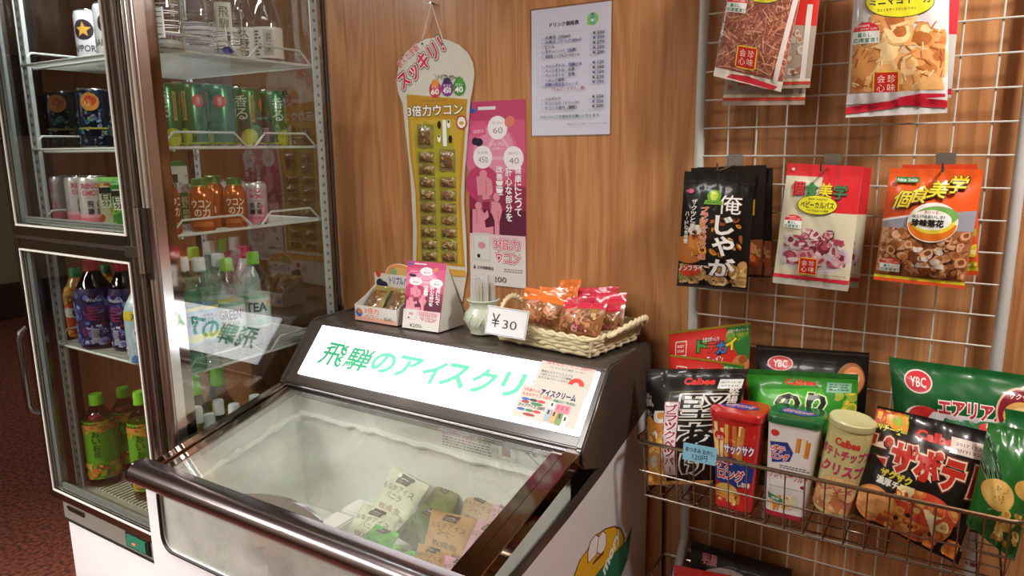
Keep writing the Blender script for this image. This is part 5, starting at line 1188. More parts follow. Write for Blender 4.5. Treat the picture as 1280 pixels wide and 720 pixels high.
def mayo(n):
    n.R(0, 0, 1, 1, 'c9c6c2').P([(.5, .62), (1, .74), (1, 1), (.35, 1), (.3, .8)], 'cc2a26').R(0, .95, 1, 1, 'cc2a26').E(.82, .76, .13, .075, 'd0381e')
    brand4(n, .06, .735, .84, .13, .012); n.E(.5, .30, .52, .20, 'd0b890').B(.03, .14, .97, .50, 26, .17, KC, 7, 1.5, 11).B(.2, .40, .9, .58, 12, .14, KC, 9, 1.4, 11).S(.05, .16, .95, .55, 60, .09, .012, ['b06a34', 'e8cc9c', 'a85c2a'], 4)
    n.E(.50, .655, .36, .095, '3a4a1c').E(.50, .655, .35, .09, 'd8d02c'); n.T('MINIMAYOIKA', .36, .705, .3, .014, '3a3a1c', .02).T('ミニマヨイーカ', .20, .63, .62, .05, '1c1c14', .03, rot=.06).T('ひとくちサイズのいかフライ', .28, .595, .4, .018, '3a3a1c', .02, rot=.05)
    life(n, .02, .42, .30); seal(n, .27, .115, .27)
    n.R(0, .075, 1, .135, 'cfcaca').P([(0, .02), (0, .06), (.45, .085), (.6, .105), (1, .075), (1, .03), (.6, .055), (.45, .04)], 'c22438').P([(.5, .10), (.75, .12), (.98, .115), (.98, .095), (.75, .09)], 'c22438')
packet([(1085, -72), (1206, -70), (1189, 122), (1072, 128)], -.072, .012, F_cream, lambda n: n.R(.0, .42, 1, 1, 'c92c38').R(.8, .0, 1, .42, 'b9b4ae').R(0, .02, 1, .06, 'b8283a').R(.86, .72, .93, .8, '3f8a4a'), 'red topped packet behind the fried squid one, its right edge showing', 'packets on the top right hook', 34)
packet([(1072, -72), (1188, -70), (1184, 141), (1057, 147)], (-.09, -.09, -.105, -.105), .022, F_cream, mayo, 'packet of golden fried squid with yellow oval, top right of the rack', 'packets on the top right hook', 35, wr=.003)
F_blk = foil('packet film black', '0d0b0a', .16); 
def pretz(n): n.R(0, 0, 1, 1, '171210').R(.0, .02, 1, .34, '8a4a2a').B(.02, .04, .98, .38, 26, .11, ['c8542a', 'a8401c', 'c09060', '9a6a3a', 'd87a4a'], 3, 2.4).E(.80, .84, .07, .06, 'a8281c').R(.74, .56, .88, .70, 'c09a2c').R(.76, .57, .86, .69, 'a8201c').R(0, 0, 1, .02, '2a1c14')
packet([(872, 209), (966, 210), (964, 347), (880, 345)], -.062, .010, F_blk, pretz, 'black snack packet hanging rearmost on the left hook', 'black packets on the left hook', 36)
packet([(864, 210), (958, 206), (952, 346), (868, 346)], -.072, .010, F_blk, pretz, 'black snack packet with a red emblem, hanging second on the left hook', 'black packets on the left hook', 37)
NUT = ['b8925c', 'c8a878', '9a7844', 'd8c090', 'a88450', '8a6838']
def jaga(n):
    n.R(0, 0, 1, 1, '0e0b09').E(.15, .33, .28, .12, 'a8642c').P([(.14, .36), (.40, .30), (.42, .52), (.18, .54)], 'c47a34').E(.30, .50, .17, .05, 'd8d2c8').B(.2, .28, .9, .62, 26, .07, ['c8862c', '8a4a1c', '3a1c10', 'd8a440', 'a86428', '2a1610'], 3, 2)
    n.B(.03, .03, .98, .20, 56, .075, NUT, 5, 1.7).B(.75, .03, .98, .26, 12, .085, NUT, 6, 1.6).B(.02, .06, .2, .2, 8, .07, ['6a7a34', '8a8a3c'], 2)
    n.T('俺', .50, .64, .30, .17, 'dcdad6', .01).T('じ', .50, .485, .22, .14, 'dcdad6', .02).T('ゃ', .50, .38, .18, .09, 'dcdad6', .02).T('や', .50, .28, .22, .13, 'dcdad6', .02).T('が', .48, .125, .30, .14, 'dcdad6', .02) if False else None
    n.T('俺', .55, .655, .32, .16, 'dcdad6', .01, out='3a2c20', outw=.03).T('じ', .54, .48, .24, .155, 'dcdad6', .03, out='3a2c20', outw=.03).T('や', .52, .30, .28, .16, 'dcdad6', .03, out='3a2c20', outw=.03).T('が', .48, .12, .34, .15, 'dcdad6', .03, out='3a2c20', outw=.03)
    n.E(.48, .80, .10, .055, '5a9a1c').E(.48, .805, .06, .04, 'b8c83a').P([(.34, .73), (.62, .73), (.60, .765), (.36, .765)], '6aa028').T('POTATO', .39, .74, .18, .015, '2a3a10', .02)
    n.T('ブラックペッパー味', .32, .25, .10, .46, 'c83a2c', .02, out='d8c8a8', outw=.04, vert=True).T('ザクッと響く', .17, .46, .075, .31, 'd8d4cc', .02, vert=True).T('ハードな食感！', .08, .38, .065, .28, 'd8d4cc', .02, vert=True)
    n.E(.20, .15, .17, .05, 'b8341c', rot=.1).T('ノンフライ', .03, .14, .36, .045, 'e8e2da', .03, rot=.08, out='3a1c14', outw=.05).E(.13, .835, .05, .02, 'c8506a')
    n.R(0, 0, 1, .02, '2a1c14').R(.0, .915, 1, .918, '3a332c')
packet([(856, 214), (944, 218), (934, 364), (846, 357)], (-.09, -.09, -.105, -.105), .018, F_blk, jaga, 'front black packet with white brush lettering and a beer glass, left hook', 'black packets on the left hook', 38, wr=.003)
SA_ = ['8a3a48', 'a84a58', '6a2834', 'c08a90', 'b8a8a8', '983c4c', 'd0b8b4']
def karu(n):
    n.R(0, 0, 1, 1, 'c9c4a8').P([(.5, .62), (1, .62), (1, 1), (0, 1), (0, .915), (.5, .915)], 'cc2a30').R(0, .90, 1, 1, 'cc2a30')
    n.E(.5, .26, .48, .15, 'bdb4ba').E(.5, .27, .43, .13, 'aaa0a8').B(.08, .18, .92, .42, 60, .085, SA_, 6, 3.0, 8).B(.3, .34, .75, .48, 18, .08, SA_, 8, 3.0, 8)
    brand4(n, .10, .745, .76, .115, -.004); n.E(.48, .675, .27, .08, '4a4a1c').E(.48, .675, .26, .075, 'd8d22c').T('BABY KALPAS', .36, .715, .25, .014, '3a3a1c', .02).T('ベビーカルパス', .26, .65, .44, .05, '1c1c14', .03).T('スモーク仕立ての旨味', .34, .622, .3, .016, '3a3a1c', .02)
    life(n, .06, .475, .25); seal(n, .33, .10, .25); n.R(0, .055, 1, .085, 'c82a3c').L(.62, .115, .95, 1, .012, '8a8470').R(.0, .0, 1, .05, 'a8a498').E(.09, .955, .025, .012, 'd8d2c8')
packet([(1000, 205), (1090, 210), (1073, 360), (985, 352)], -.070, .010, F_cream, karu, 'cream and red packet of little dried sausages, hanging behind its twin', 'cream and red packets on the middle hook', 39)
packet([(985, 204), (1079, 208), (1060, 364), (966, 353)], (-.09, -.09, -.105, -.105), .013, F_cream, karu, 'front cream and red packet with a plate of little dried sausages', 'cream and red packets on the middle hook', 40, wr=.003)
PN = ['a86a3c', 'b87a4a', '8a5028', 'c8946a', '9a5c34', 'd0a480', '7a4624']
def chin(n):
    n.R(0, 0, 1, 1, '9a6040').R(0, .48, 1, .66, '8f8f98').P([(0, .535), (.4, .60), (1, .66), (1, 1), (0, 1)], 'd8541c').P([(0, .53), (.4, .595), (.4, .61), (0, .55)], 'e0dcd8')
    n.B(.02, .07, .98, .48, 190, .062, PN, 7, 1.3, 8).B(.4, .15, .75, .32, 14, .05, ['c8b8ac', 'd8ccc0'], 4)
    n.E(.56, .54, .27, .17, 'd8d4cc').P([(.56+.26*math.cos(PI+PI*k/14), .53-.0+.15*math.sin(PI+PI*k/14)) for k in range(15)], 'd8701c').E(.56, .555, .24, .11, 'd8c83a').E(.60, .60, .22, .08, '6a9a4a').E(.54, .56, .22, .085, 'e0e0d8')
    for k, (ch, x) in enumerate(zip('個食美学', (.08, .265, .45, .64))): n.T(ch, x+.012, .655+.047*k-.008, .19, .15, '3a2a10', .03, sh=.25); n.T(ch, x, .655+.047*k, .19, .15, 'd8c22c', .02, sh=.25, out='3a2a10', outw=.03)
    n.T('カリッと、', .46, .615, .17, .026, 'c8402c', .02).T('はじけるおいしさ！', .34, .575, .34, .028, '2a2a22', .02).T('珍味落花', .34, .505, .34, .058, '1c1a14', .05)
    n.R(.09, .875, .35, .925, '3f7a4a').T('Nice Smile', .11, .885, .22, .028, 'd8dcd0', .01); life(n, .05, .09, .23, 'd0482c')
    n.R(0, .03, 1, .055, 'c8c02c').R(0, 0, 1, .03, 'c84a1c')
packet([(1128, 206), (1222, 205), (1223, 344), (1122, 342)], -.068, .010, foil('packet film orange', 'cc4c20', .2), lambda n: n.R(0, .55, 1, 1, 'cc4420').B(.6, .06, .98, .55, 30, .07, ['c8b82c', 'd8cc4a', 'a89a20', 'd8d28a'], 3, 1.3).R(.0, 0, 1, .04, 'c84a1c').R(0, .04, 1, .07, 'c8c02c'), 'orange packet of yellow beans hanging behind the peanut packet', 'orange packets on the right hook', 41)
packet([(1113, 210), (1230, 212), (1205, 361), (1092, 349)], (-.09, -.09, -.11, -.11), .024, foil('packet film orange', 'cc4c20', .2), chin, 'front orange packet of brown coated peanuts, right hook', 'orange packets on the right hook', 42, wr=.0035)
# ================================================================== chrome basket with crisps
M_bw = pm('basket chrome wire', 'a59a8c', .18, metal=1, noise=.05)
def wire_basket(dz, label, x0=-.048, x1=.642):
    b = empty('wire_basket', (.29, -.14, .80+dz), label=label, cat='basket', group=None)
    zt, zm, zb = .942+dz, .872+dz, .812+dz; yb, yf = -.046, -.25; ybf = -.225
    r4 = lambda z, k: [(x0+k, yb, z), (x0+k*1.0, yf+k, z), (x1-k, yf+k, z), (x1-k, yb, z)]
    MB().tube([(x0, yb, zt+.0), (x0, yf+.02, zt), (x0+.006, yf+.006, zt), (x0+.02, yf, zt), (x1-.02, yf, zt), (x1-.006, yf+.006, zt), (x1, yf+.02, zt), (x1, yb, zt)], .0042, 8, closed=True).build('top_rim', M_bw, b)
    MB().tube(r4(zm, .008), .002, 6, closed=True).build('middle_ring', M_bw, b)
    MB().tube(r4(zb, .018), .0026, 6, closed=True).build('bottom_ring', M_bw, b)
    n = 18
    for k in range(n+1):
        t = k/n; x = x0+.02+(x1-x0-.04)*t
        MB().tube([(x, yf, zt), (x, yf+.008, zm), (x, yf+.018, zb-.001), (x, yb, zb-.001), (x, yb, zt)], .0016, 6).build('upright_wire', M_bw, b)
    for k in range(1, 5):
        y = yb+(yf-yb)*k/5
        MB().tube([(x0, y, zt), (x0+.008, y, zm), (x0+.018, y, zb), (x1-.018, y, zb), (x1-.008, y, zm), (x1, y, zt)], .0018, 6).build('cross_wire', M_bw, b)
    for x in (x0+.06, x1-.06): MB().tube([(x, yb, zt), (x, yb+.004, zt+.012), (x, RY-.006, zt+.016), (x, RY+.006, zt+.012)], .0024, 6).build('hanger', M_bw, b)
    settle(b); return b
wire_basket(0, 'chrome wire basket hooked on the rack, full of crisp packets')
wire_basket(-.375, 'lower chrome wire basket on the rack, holding the noodle packet')
# price tag
tg = empty('price_tag', ony(874, 568, -.2545), label='small blue handwritten price tag on the front rim of the basket', cat='price tag')
P4 = [ony(u, v, -.2545) for u, v in ((854.5, 553), (896.7, 561), (894, 582.5), (853, 574))]
mb, Sf, W, H = pillow(P4, 0, 2, 2, 0); mb.build('tag', pm('pale blue card', '7fb6cc', .5), tg)
a = Art(.0005, .00002); n = NA(a, W, H); n.T('おつまみ おかし', .08, .55, .84, .27, '26303a', .01, rot=-.02).T('120円', .30, .12, .44, .34, '26303a', .0); a.build('handwriting', Sf, tg); settle(tg)
# packets, back to front
F_cup = foil('packet film bright red', 'c02820', .18)
def ramen(n):
    n.R(0, 0, 1, 1, 'c22a22').P([(.70, 1), (1, 1), (1, .3), (.86, .45)], '2a6a2c').B(.72, .6, .98, .98, 12, .06, ['8a8a24', '3a7a2c', '4a8a34'], 2).T('全国で売っている', .74, .86, .24, .05, 'c8d0b0', .02)
    n.R(.09, .52, .24, .80, 'd8c8c0').R(.10, .54, .23, .78, 'c22a22').T('BABY', .12, .68, .09, .05, 'e0d0c8').T('STAR', .12, .59, .09, .05, 'e0d0c8')
    for ch, x, c in zip('ドデカイ', (.38, .50, .62, .73), ('3f8a3a', 'c83a2c', '3a6aa8', 'd8c22c')): n.T(ch, x, .50+.04*((x*10) % 2), .115, .20, c, .05, out='1c1612', outw=.05)
    n.T('うまさぎっしり', .44, .74, .2, .08, 'e8e0d8', .02, out='1c1612', outw=.04).T('ラーメン', .50, .32, .2, .14, 'e8e0d8', .02, out='1c1612', outw=.04)
    n.E(.62, .10, .26, .14, 'd8d0c8').E(.9, .25, .10, .18, 'b87a4a').E(.93, .35, .05, .08, '8a5028').R(0, .96, 1, 1, '8a7a20').R(0, .0, 1, .02, '2a1410')
packet([(836, 415), (938, 403), (934, 560), (838, 565)], (-.055, -.055, -.07, -.07), .012, F_cup, ramen, 'red noodle snack packet standing at the back left of the basket', 'red noodle snack packets in the basket', 51, ky=.43, ends=(.05, .05))
packet([(838, 443), (930, 455), (928, 590), (840, 590)], (-.08, -.08, -.10, -.10), .012, F_cup, ramen, 'red noodle snack packet in front of its twin, only a strip showing', 'red noodle snack packets in the basket', 52, ky=.43, ends=(.05, .05))
def ybcb(n):
    n.R(0, 0, 1, 1, '0f0b09').E(.23, .72, .12, .12, 'd8b8b0').E(.23, .72, .11, .11, 'b8404a').T('YBC', .165, .66, .13, .11, 'e8dcd4', .01).E(.86, .50, .12, .30, '8a5a34').E(.88, .5, .09, .24, 'c87a4a').E(.87, .52, .07, .12, 'd8a890')
    n.T('エアリアル', .40, .30, .42, .22, 'd8dce8', .03, out='2a3a8a', outw=.05).R(0, .93, 1, .96, '2c2622')
packet([(945, 431), (1087, 441), (1075, 600), (950, 600)], (-.055, -.055, -.08, -.08), .03, F_blk, ybcb, 'black packet with a red oval badge at the back of the basket', 'crisp packets in the chrome basket', 53, ky=.43)
F_grn = foil('packet film green', '1f6a1c', .15, var=.2); F_dgr = foil('packet film deep green', '0c4a22', .14, var=.2)
CH = ['c8a04a', 'd8b868', 'b08a34', 'e0cc8c', 'a87c34', 'd0a850']
def calg(n):
    n.R(0, 0, 1, 1, '2a7a20').T('Calbee', .36, .86, .28, .055, 'c8342c', .04).R(.74, .80, .95, .90, '7aa88a').L(.76, .885, .93, 3, .025, '2a5a3a'); n.P([(.12, .80), (.70, .84), (.78, .70), (.10, .62)], '3f9a24')
    n.T('のり', .30, .60, .44, .18, '10180c', .05, out='c8d89a', outw=.05).T('しお', .3, .35, .45, .2, '10180c', .05, out='c8d89a', outw=.05).B(.0, .02, 1, .3, 30, .12, CH, 3).B(.82, .55, 1, .8, 8, .07, ['c8b02c', '8a9a2c'], 4).R(0, .955, 1, 1, '1c5a1c')
packet([(934, 461), (1073, 468), (1066, 612), (938, 606)], (-.085, -.085, -.115, -.115), .04, F_grn, calg, 'green crisp packet behind the red and white cartons', 'crisp packets in the chrome basket', 54, ky=.8, wr=.004)
def blk(n):
    n.R(0, 0, 1, 1, '110c0a').T('Calbee', .42, .865, .30, .055, 'c8302c', .04).R(.76, .83, .98, .91, 'c8c8c4').T('2017.12.18', .78, .875, .18, .016, '3a3a3a').T('A417 8:10', .79, .845, .16, .016, '3a3a3a')
    for a_, b_ in (((.30, .80), (.86, .82)), ((.30, .80), (.30, .1)), ((.86, .82), (.97, .74))): n.a.line((a_[0]*n.W, a_[1]*n.H), (b_[0]*n.W, b_[1]*n.H), .0008, '8a7a2c')
    n.T('堅', .42, .55, .36, .22, '1b1310', .02, out='c9c4bc', outw=.06).T('あ', .44, .32, .34, .22, '1b1310', .02, out='c9c4bc', outw=.06).T('げ', .46, .10, .32, .2, '1b1310', .02, out='c9c4bc', outw=.06) if False else None
    n.T('堅', .40, .57, .50, .21, '14100e', .0, out='c9c4bc', outw=.045).T('あ', .44, .34, .42, .19, '14100e', .02, out='c9c4bc', outw=.05).T('げ', .48, .09, .38, .19, '14100e', .02, out='c9c4bc', outw=.05)
    n.T('堅揚', .88, .70, .09, .14, 'd0c8bc', .02, vert=True)
    n.R(.0, .03, .26, .52, 'a86a2c').B(.0, .03, .27, .64, 26, .11, ['c88a3c', 'd8a04a', 'a8642c', 'e0b86a', 'b87a34', 'c8c4bc'], 6).R(.25, .08, .42, .72, '8a2438').R(.26, .085, .41, .715, 'c2b8b8').T('ブラックペッパー', .27, .10, .13, .60, '8a2034', .03, out='e8dcdc', outw=.05, vert=True)
    n.R(0, .0, .9, .03, 'a8743c').R(0, .95, 1, .955, '3c302a').R(0, .985, 1, .99, '3c302a'); n.B(.0, .60, .12, .8, 8, .05, ['3a3430', '1b1310', '8a8480'], 3)
packet([(807, 461), (936, 461), (900, 604), (811, 606)], (-.15, -.13, -.20, -.21), .040, foil('packet film dark brown', '1c1411', .14), blk, 'large black crisp packet at the left end of the basket', 'crisp packets in the chrome basket', 55, wr=.005, ends=(.07, .04))
def ybcg(n):
    n.R(0, 0, 1, 1, '0f5526').E(.20, .72, .10, .16, 'e0cac4').E(.20, .72, .09, .14, 'c03038').T('YBC', .145, .65, .11, .13, 'ecdcd8', .01).E(.23, .18, .15, .22, 'd8cfc4').E(.24, .2, .13, .2, 'c0302c')
    n.P([(.30, .34), (.98, .34), (.98, .10), (.20, .10)], 'd5cdd0').T('エアリアル', .34, .32, .46, .20, 'b8343c', .04, out='ece4e0', outw=.06, rot=-.01).E(.88, .46, .16, .36, 'c8a888').E(.88, .46, .145, .33, '7a1c28').E(.88, .42, .11, .2, 'd0a058').E(.88, .42, .07, .12, 'e0c088').T('サクサク', .80, .66, .16, .08, 'e8d8d0', .02, rot=-.1)
packet([(1111, 446), (1304, 472), (1290, 580), (1122, 560)], (-.065, -.065, -.09, -.09), .035, F_dgr, ybcg, 'deep green packet with a red oval badge at the back right of the basket', 'crisp packets in the chrome basket', 56, ky=.78, wr=.004)
def grn2(n): n.R(0, 0, 1, 1, '14592a').E(.5, .82, .12, .04, 'b8302c').T('Calbee', .3, .70, .3, .07, 'b8302c', .03).R(.72, .62, .95, .74, '7ab86a')
packet([(1173, 496), (1310, 520), (1300, 660), (1180, 650)], (-.10, -.10, -.13, -.13), .035, F_dgr, grn2, 'deep green shiny crisp packet behind the pizza one', 'crisp packets in the chrome basket', 57, wr=.005)
def pizza(n):
    n.R(0, 0, 1, 1, '110c0a').B(.0, .82, .28, .98, 14, .08, ['c8862c', 'b84a2c', 'd8a848', '8a9a34'], 2).T('Wチーズ', .02, .80, .22, .06, 'd8c83a', .03, out='1a1210', outw=.04)
    n.T('Calbee', .36, .82, .36, .07, 'b8342c', .05).R(.64, .78, .96, .90, 'c4b4a8').T('2017.12.23', .68, .845, .24, .022, '3a3230').T('B31Y1 9:25', .69, .80, .22, .022, '3a3230')
    n.T('ピザポテト', .01, .52, .98, .24, 'a8281e', .06, out='cdb8a0', outw=.05, out2='5a1c14', rot=-.03)
    n.T('ザクザク', .14, .43, .26, .065, 'c8b83a', .04, out='4a3a1c', outw=.05).T('濃厚チーズ', .12, .36, .32, .065, 'cfcac0', .04, out='4a3a1c', outw=.05)
    n.E(.14, .17, .16, .16, 'c87a40').E(.13, .18, .13, .13, 'd89a5c').E(.54, .22, .30, .20, 'c89048').E(.56, .3, .25, .13, 'b8402c').B(.30, .18, .86, .42, 30, .075, ['b84a2c', 'c86a3c', 'd8b068', 'c89a50', 'a83a24', 'd8c890'], 7).B(.2, .02, .95, .17, 26, .08, ['c8702c', 'b8542c', 'd09048', 'a84a24'], 9)
    for x, y in ((.36, .14), (.50, .12), (.68, .13), (.45, .2)): n.E(x, y, .022, .02, '2c1810')
    n.P([(.55, .30), (.75, .06), (.66, .28)], 'd8c8a0').R(.965, .1, 1, .95, 'b09a90')
packet([(1097, 507), (1250, 543), (1198, 706), (1067, 642)], (-.16, -.14, -.215, -.225), .045, foil('packet film black red', '1c1210', .15), pizza, 'large black packet with pizza crisps, leaning in the middle right of the basket', 'crisp packets in the chrome basket', 58, wr=.006, ends=(.06, .04))
def grn3(n):
    n.R(0, 0, 1, 1, '1f5e22').T('のりしお', .1, .5, .3, .4, '10240c', .05, out='8aa88a', outw=.05, rot=.4).E(.35, .42, .28, .13, 'c49a4c').E(.35, .43, .26, .115, 'd0a85a').B(.45, .05, .95, .35, 16, .12, CH, 3).E(.8, .55, .22, .08, 'c49a4c').S(.2, .36, .5, .5, 20, .03, .01, ['5a6a2c'], 2).R(.7, .86, .98, .93, '7ab86a')
packet([(1236, 528), (1312, 545), (1268, 702), (1208, 655)], (-.18, -.17, -.225, -.225), .035, F_grn, grn3, 'green crisp packet with potato slices at the right end of the basket', 'crisp packets in the chrome basket', 59, wr=.005, ends=(.06, .04))
# tall cartons and tube
def carton2(uL, uR, ytop, ybot, ubL, ubR, y, col, lidc, draw, label, name='snack_carton'):
    tl, tr_, bl, br = ony(uL, ytop, y), ony(uR, ytop+4, y), ony(ubL, ybot, y), ony(ubR, ybot+9, y)
    H = tl[2]-bl[2]; wt, wb = (tr_[0]-tl[0])*.88/2, (br[0]-bl[0])*.90/2; c = np.array([(bl[0]+br[0])/2, y+.035, bl[2]]); lean = ((tl[0]+tr_[0])/2-c[0])
    o = empty(name, c, label=label, cat='carton', group='tall snack cartons in the chrome basket')
    def ring(w, z, cx): 
        d = w*.72; k = .35
        P = []
        for sx, sy in ((1, -1), (1, 1), (-1, 1), (-1, -1)):
            for q in range(4):
                a0 = {(1, -1): -90, (1, 1): 0, (-1, 1): 90, (-1, -1): 180}[(sx, sy)]+q*30; P.append((cx+sx*w*(1-k)+w*k*math.cos(math.radians(a0)), sy*d*(1-k)+w*k*math.sin(math.radians(a0)), z))
        return P
    m = MB(); zs = [(0, wb), (.5*H, (wb+wt)/2), (.93*H, wt)]
    vs = []
    for z, w in zs: vs += ring(w, z, lean*z/H)
    m.add(vs, [(i*16+k, i*16+(k+1) % 16, (i+1)*16+(k+1) % 16, (i+1)*16+k) for i in range(2) for k in range(16)]+[tuple(range(16))[::-1], tuple(32+k for k in range(16))])
    m.build('body', foil(name+' '+col, col, .3), o)
    m = MB(); vs = []
    for z, w in ((.93*H, wt*1.05), (.985*H, wt*1.06), (1.0*H, wt*1.02)): vs += ring(w, z, lean*z/H)
    m.add(vs, [(i*16+k, i*16+(k+1) % 16, (i+1)*16+(k+1) % 16, (i+1)*16+k) for i in range(2) for k in range(16)]+[tuple(range(16))[::-1], tuple(32+k for k in range(16))])
    m.build('lid', foil(name+' lid '+lidc, lidc, .25), o)
    w0 = wb*1.30; a = Art(.0006, .000012); W = 2*wb; draw(NA(a, W, H*.93))
    def fn(u, v, off):
        t = v/H; w = wb+(wt-wb)*min(t/.93, 1); uu = (u/W-.5)*2; d = w*.72
        return (lean*t+uu*w*.97, -(d*.65+(w*.35 if abs(uu)*.97 < .65 else w*.35*math.sqrt(max(0, 1-((abs(uu)*.97-.65)/.35)**2))))-off, v)
    a.build('printed_front', fn, o, gu=[W*k/20 for k in range(21)], gv=[H*k/10 for k in range(10)])
    a = Art(.0006, .000012); a.poly([(-wt*.7, -wt*.25), (wt*.3, -wt*.35), (wt*.75, 0), (wt*.4, wt*.3), (-wt*.6, wt*.35)], '2a3a8a'); a.text('ポテロング', -wt*.55, -wt*.12, wt*1.1, wt*.3, 'b83a34', .03, out='d8d0c8', outw=.05)
    a.build('lid_print', lambda u, v, off: (lean+u, v, H+off), o)
    return o
FR = ['d8a04a', 'e0b468', 'c8863a', 'e8c88a', 'b87434']
def fries(n, x0, y0, x1, y1, k, seed):
    r = random.Random(seed)
    for i in range(k):
        x = r.uniform(x0, x1); w = .07; dx = r.uniform(-.06, .06); yb = r.uniform(y0, y0+.05); yt = r.uniform(y1-.14, y1)
        n.P([(x, yb), (x+w, yb), (x+w+dx, yt), (x+dx, yt)], r.choice(FR)); n.P([(x+w, yb), (x+w+.025, yb), (x+w+dx+.025, yt), (x+w+dx, yt)], 'a8642c')
def pote1(n):
    fries(n, .05, .45, .75, .95, 11, 3); n.E(.20, .80, .12, .05, 'b82a24').T('森永', .13, .76, .16, .045, 'd8b0a0', .02)
    n.T('サックサク', .30, .62, .64, .10, 'e4e4e8', .03, out='2a3a8a', outw=.06, rot=.06)
    n.P([(.04, .58), (.55, .58), (.98, .50), (.96, .34), (.70, .32), (.62, .24), (.06, .30)], '23357f').T('ポテ', .08, .455, .38, .115, 'c8342c', .04, out='e8e4e0', outw=.06).T('ロング', .14, .33, .62, .115, 'c8342c', .04, out='e8e4e0', outw=.06).T('しお味', .62, .275, .30, .06, 'e8e4e0', .03).E(.68, .545, .16, .03, '3f9a3a').T('のび〜る', .57, .53, .22, .03, 'd8d83a', .02)
    n.E(.34, .20, .30, .085, 'c88a34').E(.34, .22, .26, .06, 'dcb05a'); fries(n, .45, .03, .7, .22, 4, 5); n.B(.05, .08, .6, .16, 8, .09, FR, 4)
def pote2(n):
    n.R(0, 0, 1, 1, 'd3cdc8'); fries(n, .55, .68, .80, .92, 4, 6); n.P([(.06, .80), (.42, .82), (.56, .72), (.50, .62), (.12, .58)], '23357f').T('ポテ', .10, .70, .28, .07, 'c8342c', .04, out='e8e4e0', outw=.06).T('ロング', .10, .62, .38, .07, 'c8342c', .04, out='e8e4e0', outw=.06)
    n.E(.16, .90, .09, .035, 'c8342c').L(.30, .57, .94, 2, .022, '5a5450').T('クレイジーソルト', .08, .42, .84, .10, 'b8343c', .01, rot=-.03).E(.85, .37, .06, .02, '8a2c34')
    for k in range(14): n.R(.08+.06*k, .325, .11+.06*k, .332, '2a2a2a')
    fries(n, .08, .06, .78, .28, 5, 8); n.B(.3, .1, .8, .25, 10, .10, ['e0c89a', 'd8b878', 'c8d0a8', 'e8dcc0'], 3).P([(.05, .25), (.42, .20), (.44, .14), (.07, .19)], '2a7a5a').T('塩味', .14, .185, .2, .03, 'd8e0d8', .02, rot=-.12); n.R(0, 0, 1, .05, '9a2438').E(.88, .68, .0, .0, '888888') if False else n.R(0, 0, 1, .05, '9a2438')
carton2(884, 958, 508, 631, 889, 940, -.205, 'b81f1c', 'b4201c', pote1, 'tall red snack carton with fries and blue lettering panel')
carton2(956, 1033, 516, 641, 952, 1008, -.205, 'cfc8c2', '14562c', pote2, 'tall white snack carton with a dark green lid')
tb, bb = (ony(1034, 515, -.185), ony(1100, 530, -.185)), (ony(1019, 628, -.185), ony(1068, 640, -.185))
rT, rB = (tb[1][0]-tb[0][0])/2*.92, (bb[1][0]-bb[0][0])/2*1.05; c0, c1 = (bb[0]+bb[1])/2, (tb[0]+tb[1])/2; r_cyl = (rT+rB)/2
ax = Vector(c1-c0); Hc = ax.length
cy_ = empty('snack_tube', tuple(c0), tuple(ax.to_track_quat('Z', 'X').to_euler()), 'pale yellow cylindrical crisp tube with a plastic lid', 'snack tube')
q_ = ax.to_track_quat('Z', 'X'); qi = q_.inverted()
MB().lathe([(r_cyl*.98, 0), (r_cyl, .004), (r_cyl, Hc*.93)], 32).build('body', foil('tube yellow', 'c3ba7c', .3), cy_)
MB().lathe([(r_cyl*1.04, Hc*.925), (r_cyl*1.05, Hc*.935), (r_cyl*1.05, Hc*.985), (r_cyl*1.0, Hc), (r_cyl*.9, Hc*.995)], 32).build('lid', pm('pale yellow lid', 'bdb887', .35, coat=.4), cy_)
a = Art(.0005, .00002); r = r_cyl; n = NA(a, r*2, Hc)
n.T('Calbee', -.28, .76, .56, .075, 'c0342c', .04, rot=-.05).T('ポテトチップス', -.66, .62, 1.30, .105, 'b02a5a', .04, rot=-.02).T('クリスプ', -.50, .45, 1.0, .12, 'b02a5a', .04, rot=-.02)
n.E(0, .36, .42, .07, 'c89a64').E(0, .37, .38, .05, 'd8b07c').E(-.6, .46, .1, .03, 'c0684a').R(-1.2, .04, 1.2, .26, 'b8704c').B(-.9, .04, .9, .28, 30, .16, ['c89058', 'b87a48', 'd8b07c'], 3).T('コンソメ', -.6, .25, .9, .07, 'c04a5a', .03)
loc_cam = qi @ Vector(CAM-c0); angc = math.atan2(loc_cam.x, -loc_cam.y)
a.build('printed_label', lambda u, v, o: ((r+o)*math.sin(angc+u/r), -(r+o)*math.cos(angc+u/r), v), cy_, gu=[r*(-3.1+.2*k) for k in range(32)])
# lower basket: noodle packets
def soba(n):
    n.R(0, 0, 1, 1, '15110f').E(.42, .45, .50, .42, 'b8a8a0').E(.42, .44, .47, .39, 'b06a48').B(.05, .1, .8, .75, 50, .07, ['b88a4a', 'c86a4a', 'a84a3a', 'c8a868', 'b0583c'], 3).T('油そばの王道', .26, .62, .64, .17, 'a8902c', .04, out='15110f', outw=.04, rot=-.12).T('明星', .13, .86, .15, .075, 'c8788a', .05).E(.93, .52, .09, .07, 'a85a5a')
packet([(864, 676), (990, 712), (985, 860), (860, 830)], (-.06, -.06, -.10, -.10), .03, F_blk, soba, 'black packet with a bowl of noodles at the very bottom, in the lower basket', 'noodle packets in the lower basket', 61)
packet([(842, 706), (925, 722), (915, 850), (845, 845)], (-.13, -.13, -.16, -.16), .03, F_cup, lambda n: n.B(.05, .6, .5, .9, 8, .1, ['c86a2c', 'c8862c'], 3), 'red packet in front of the noodle packet, barely in view', 'noodle packets in the lower basket', 62)
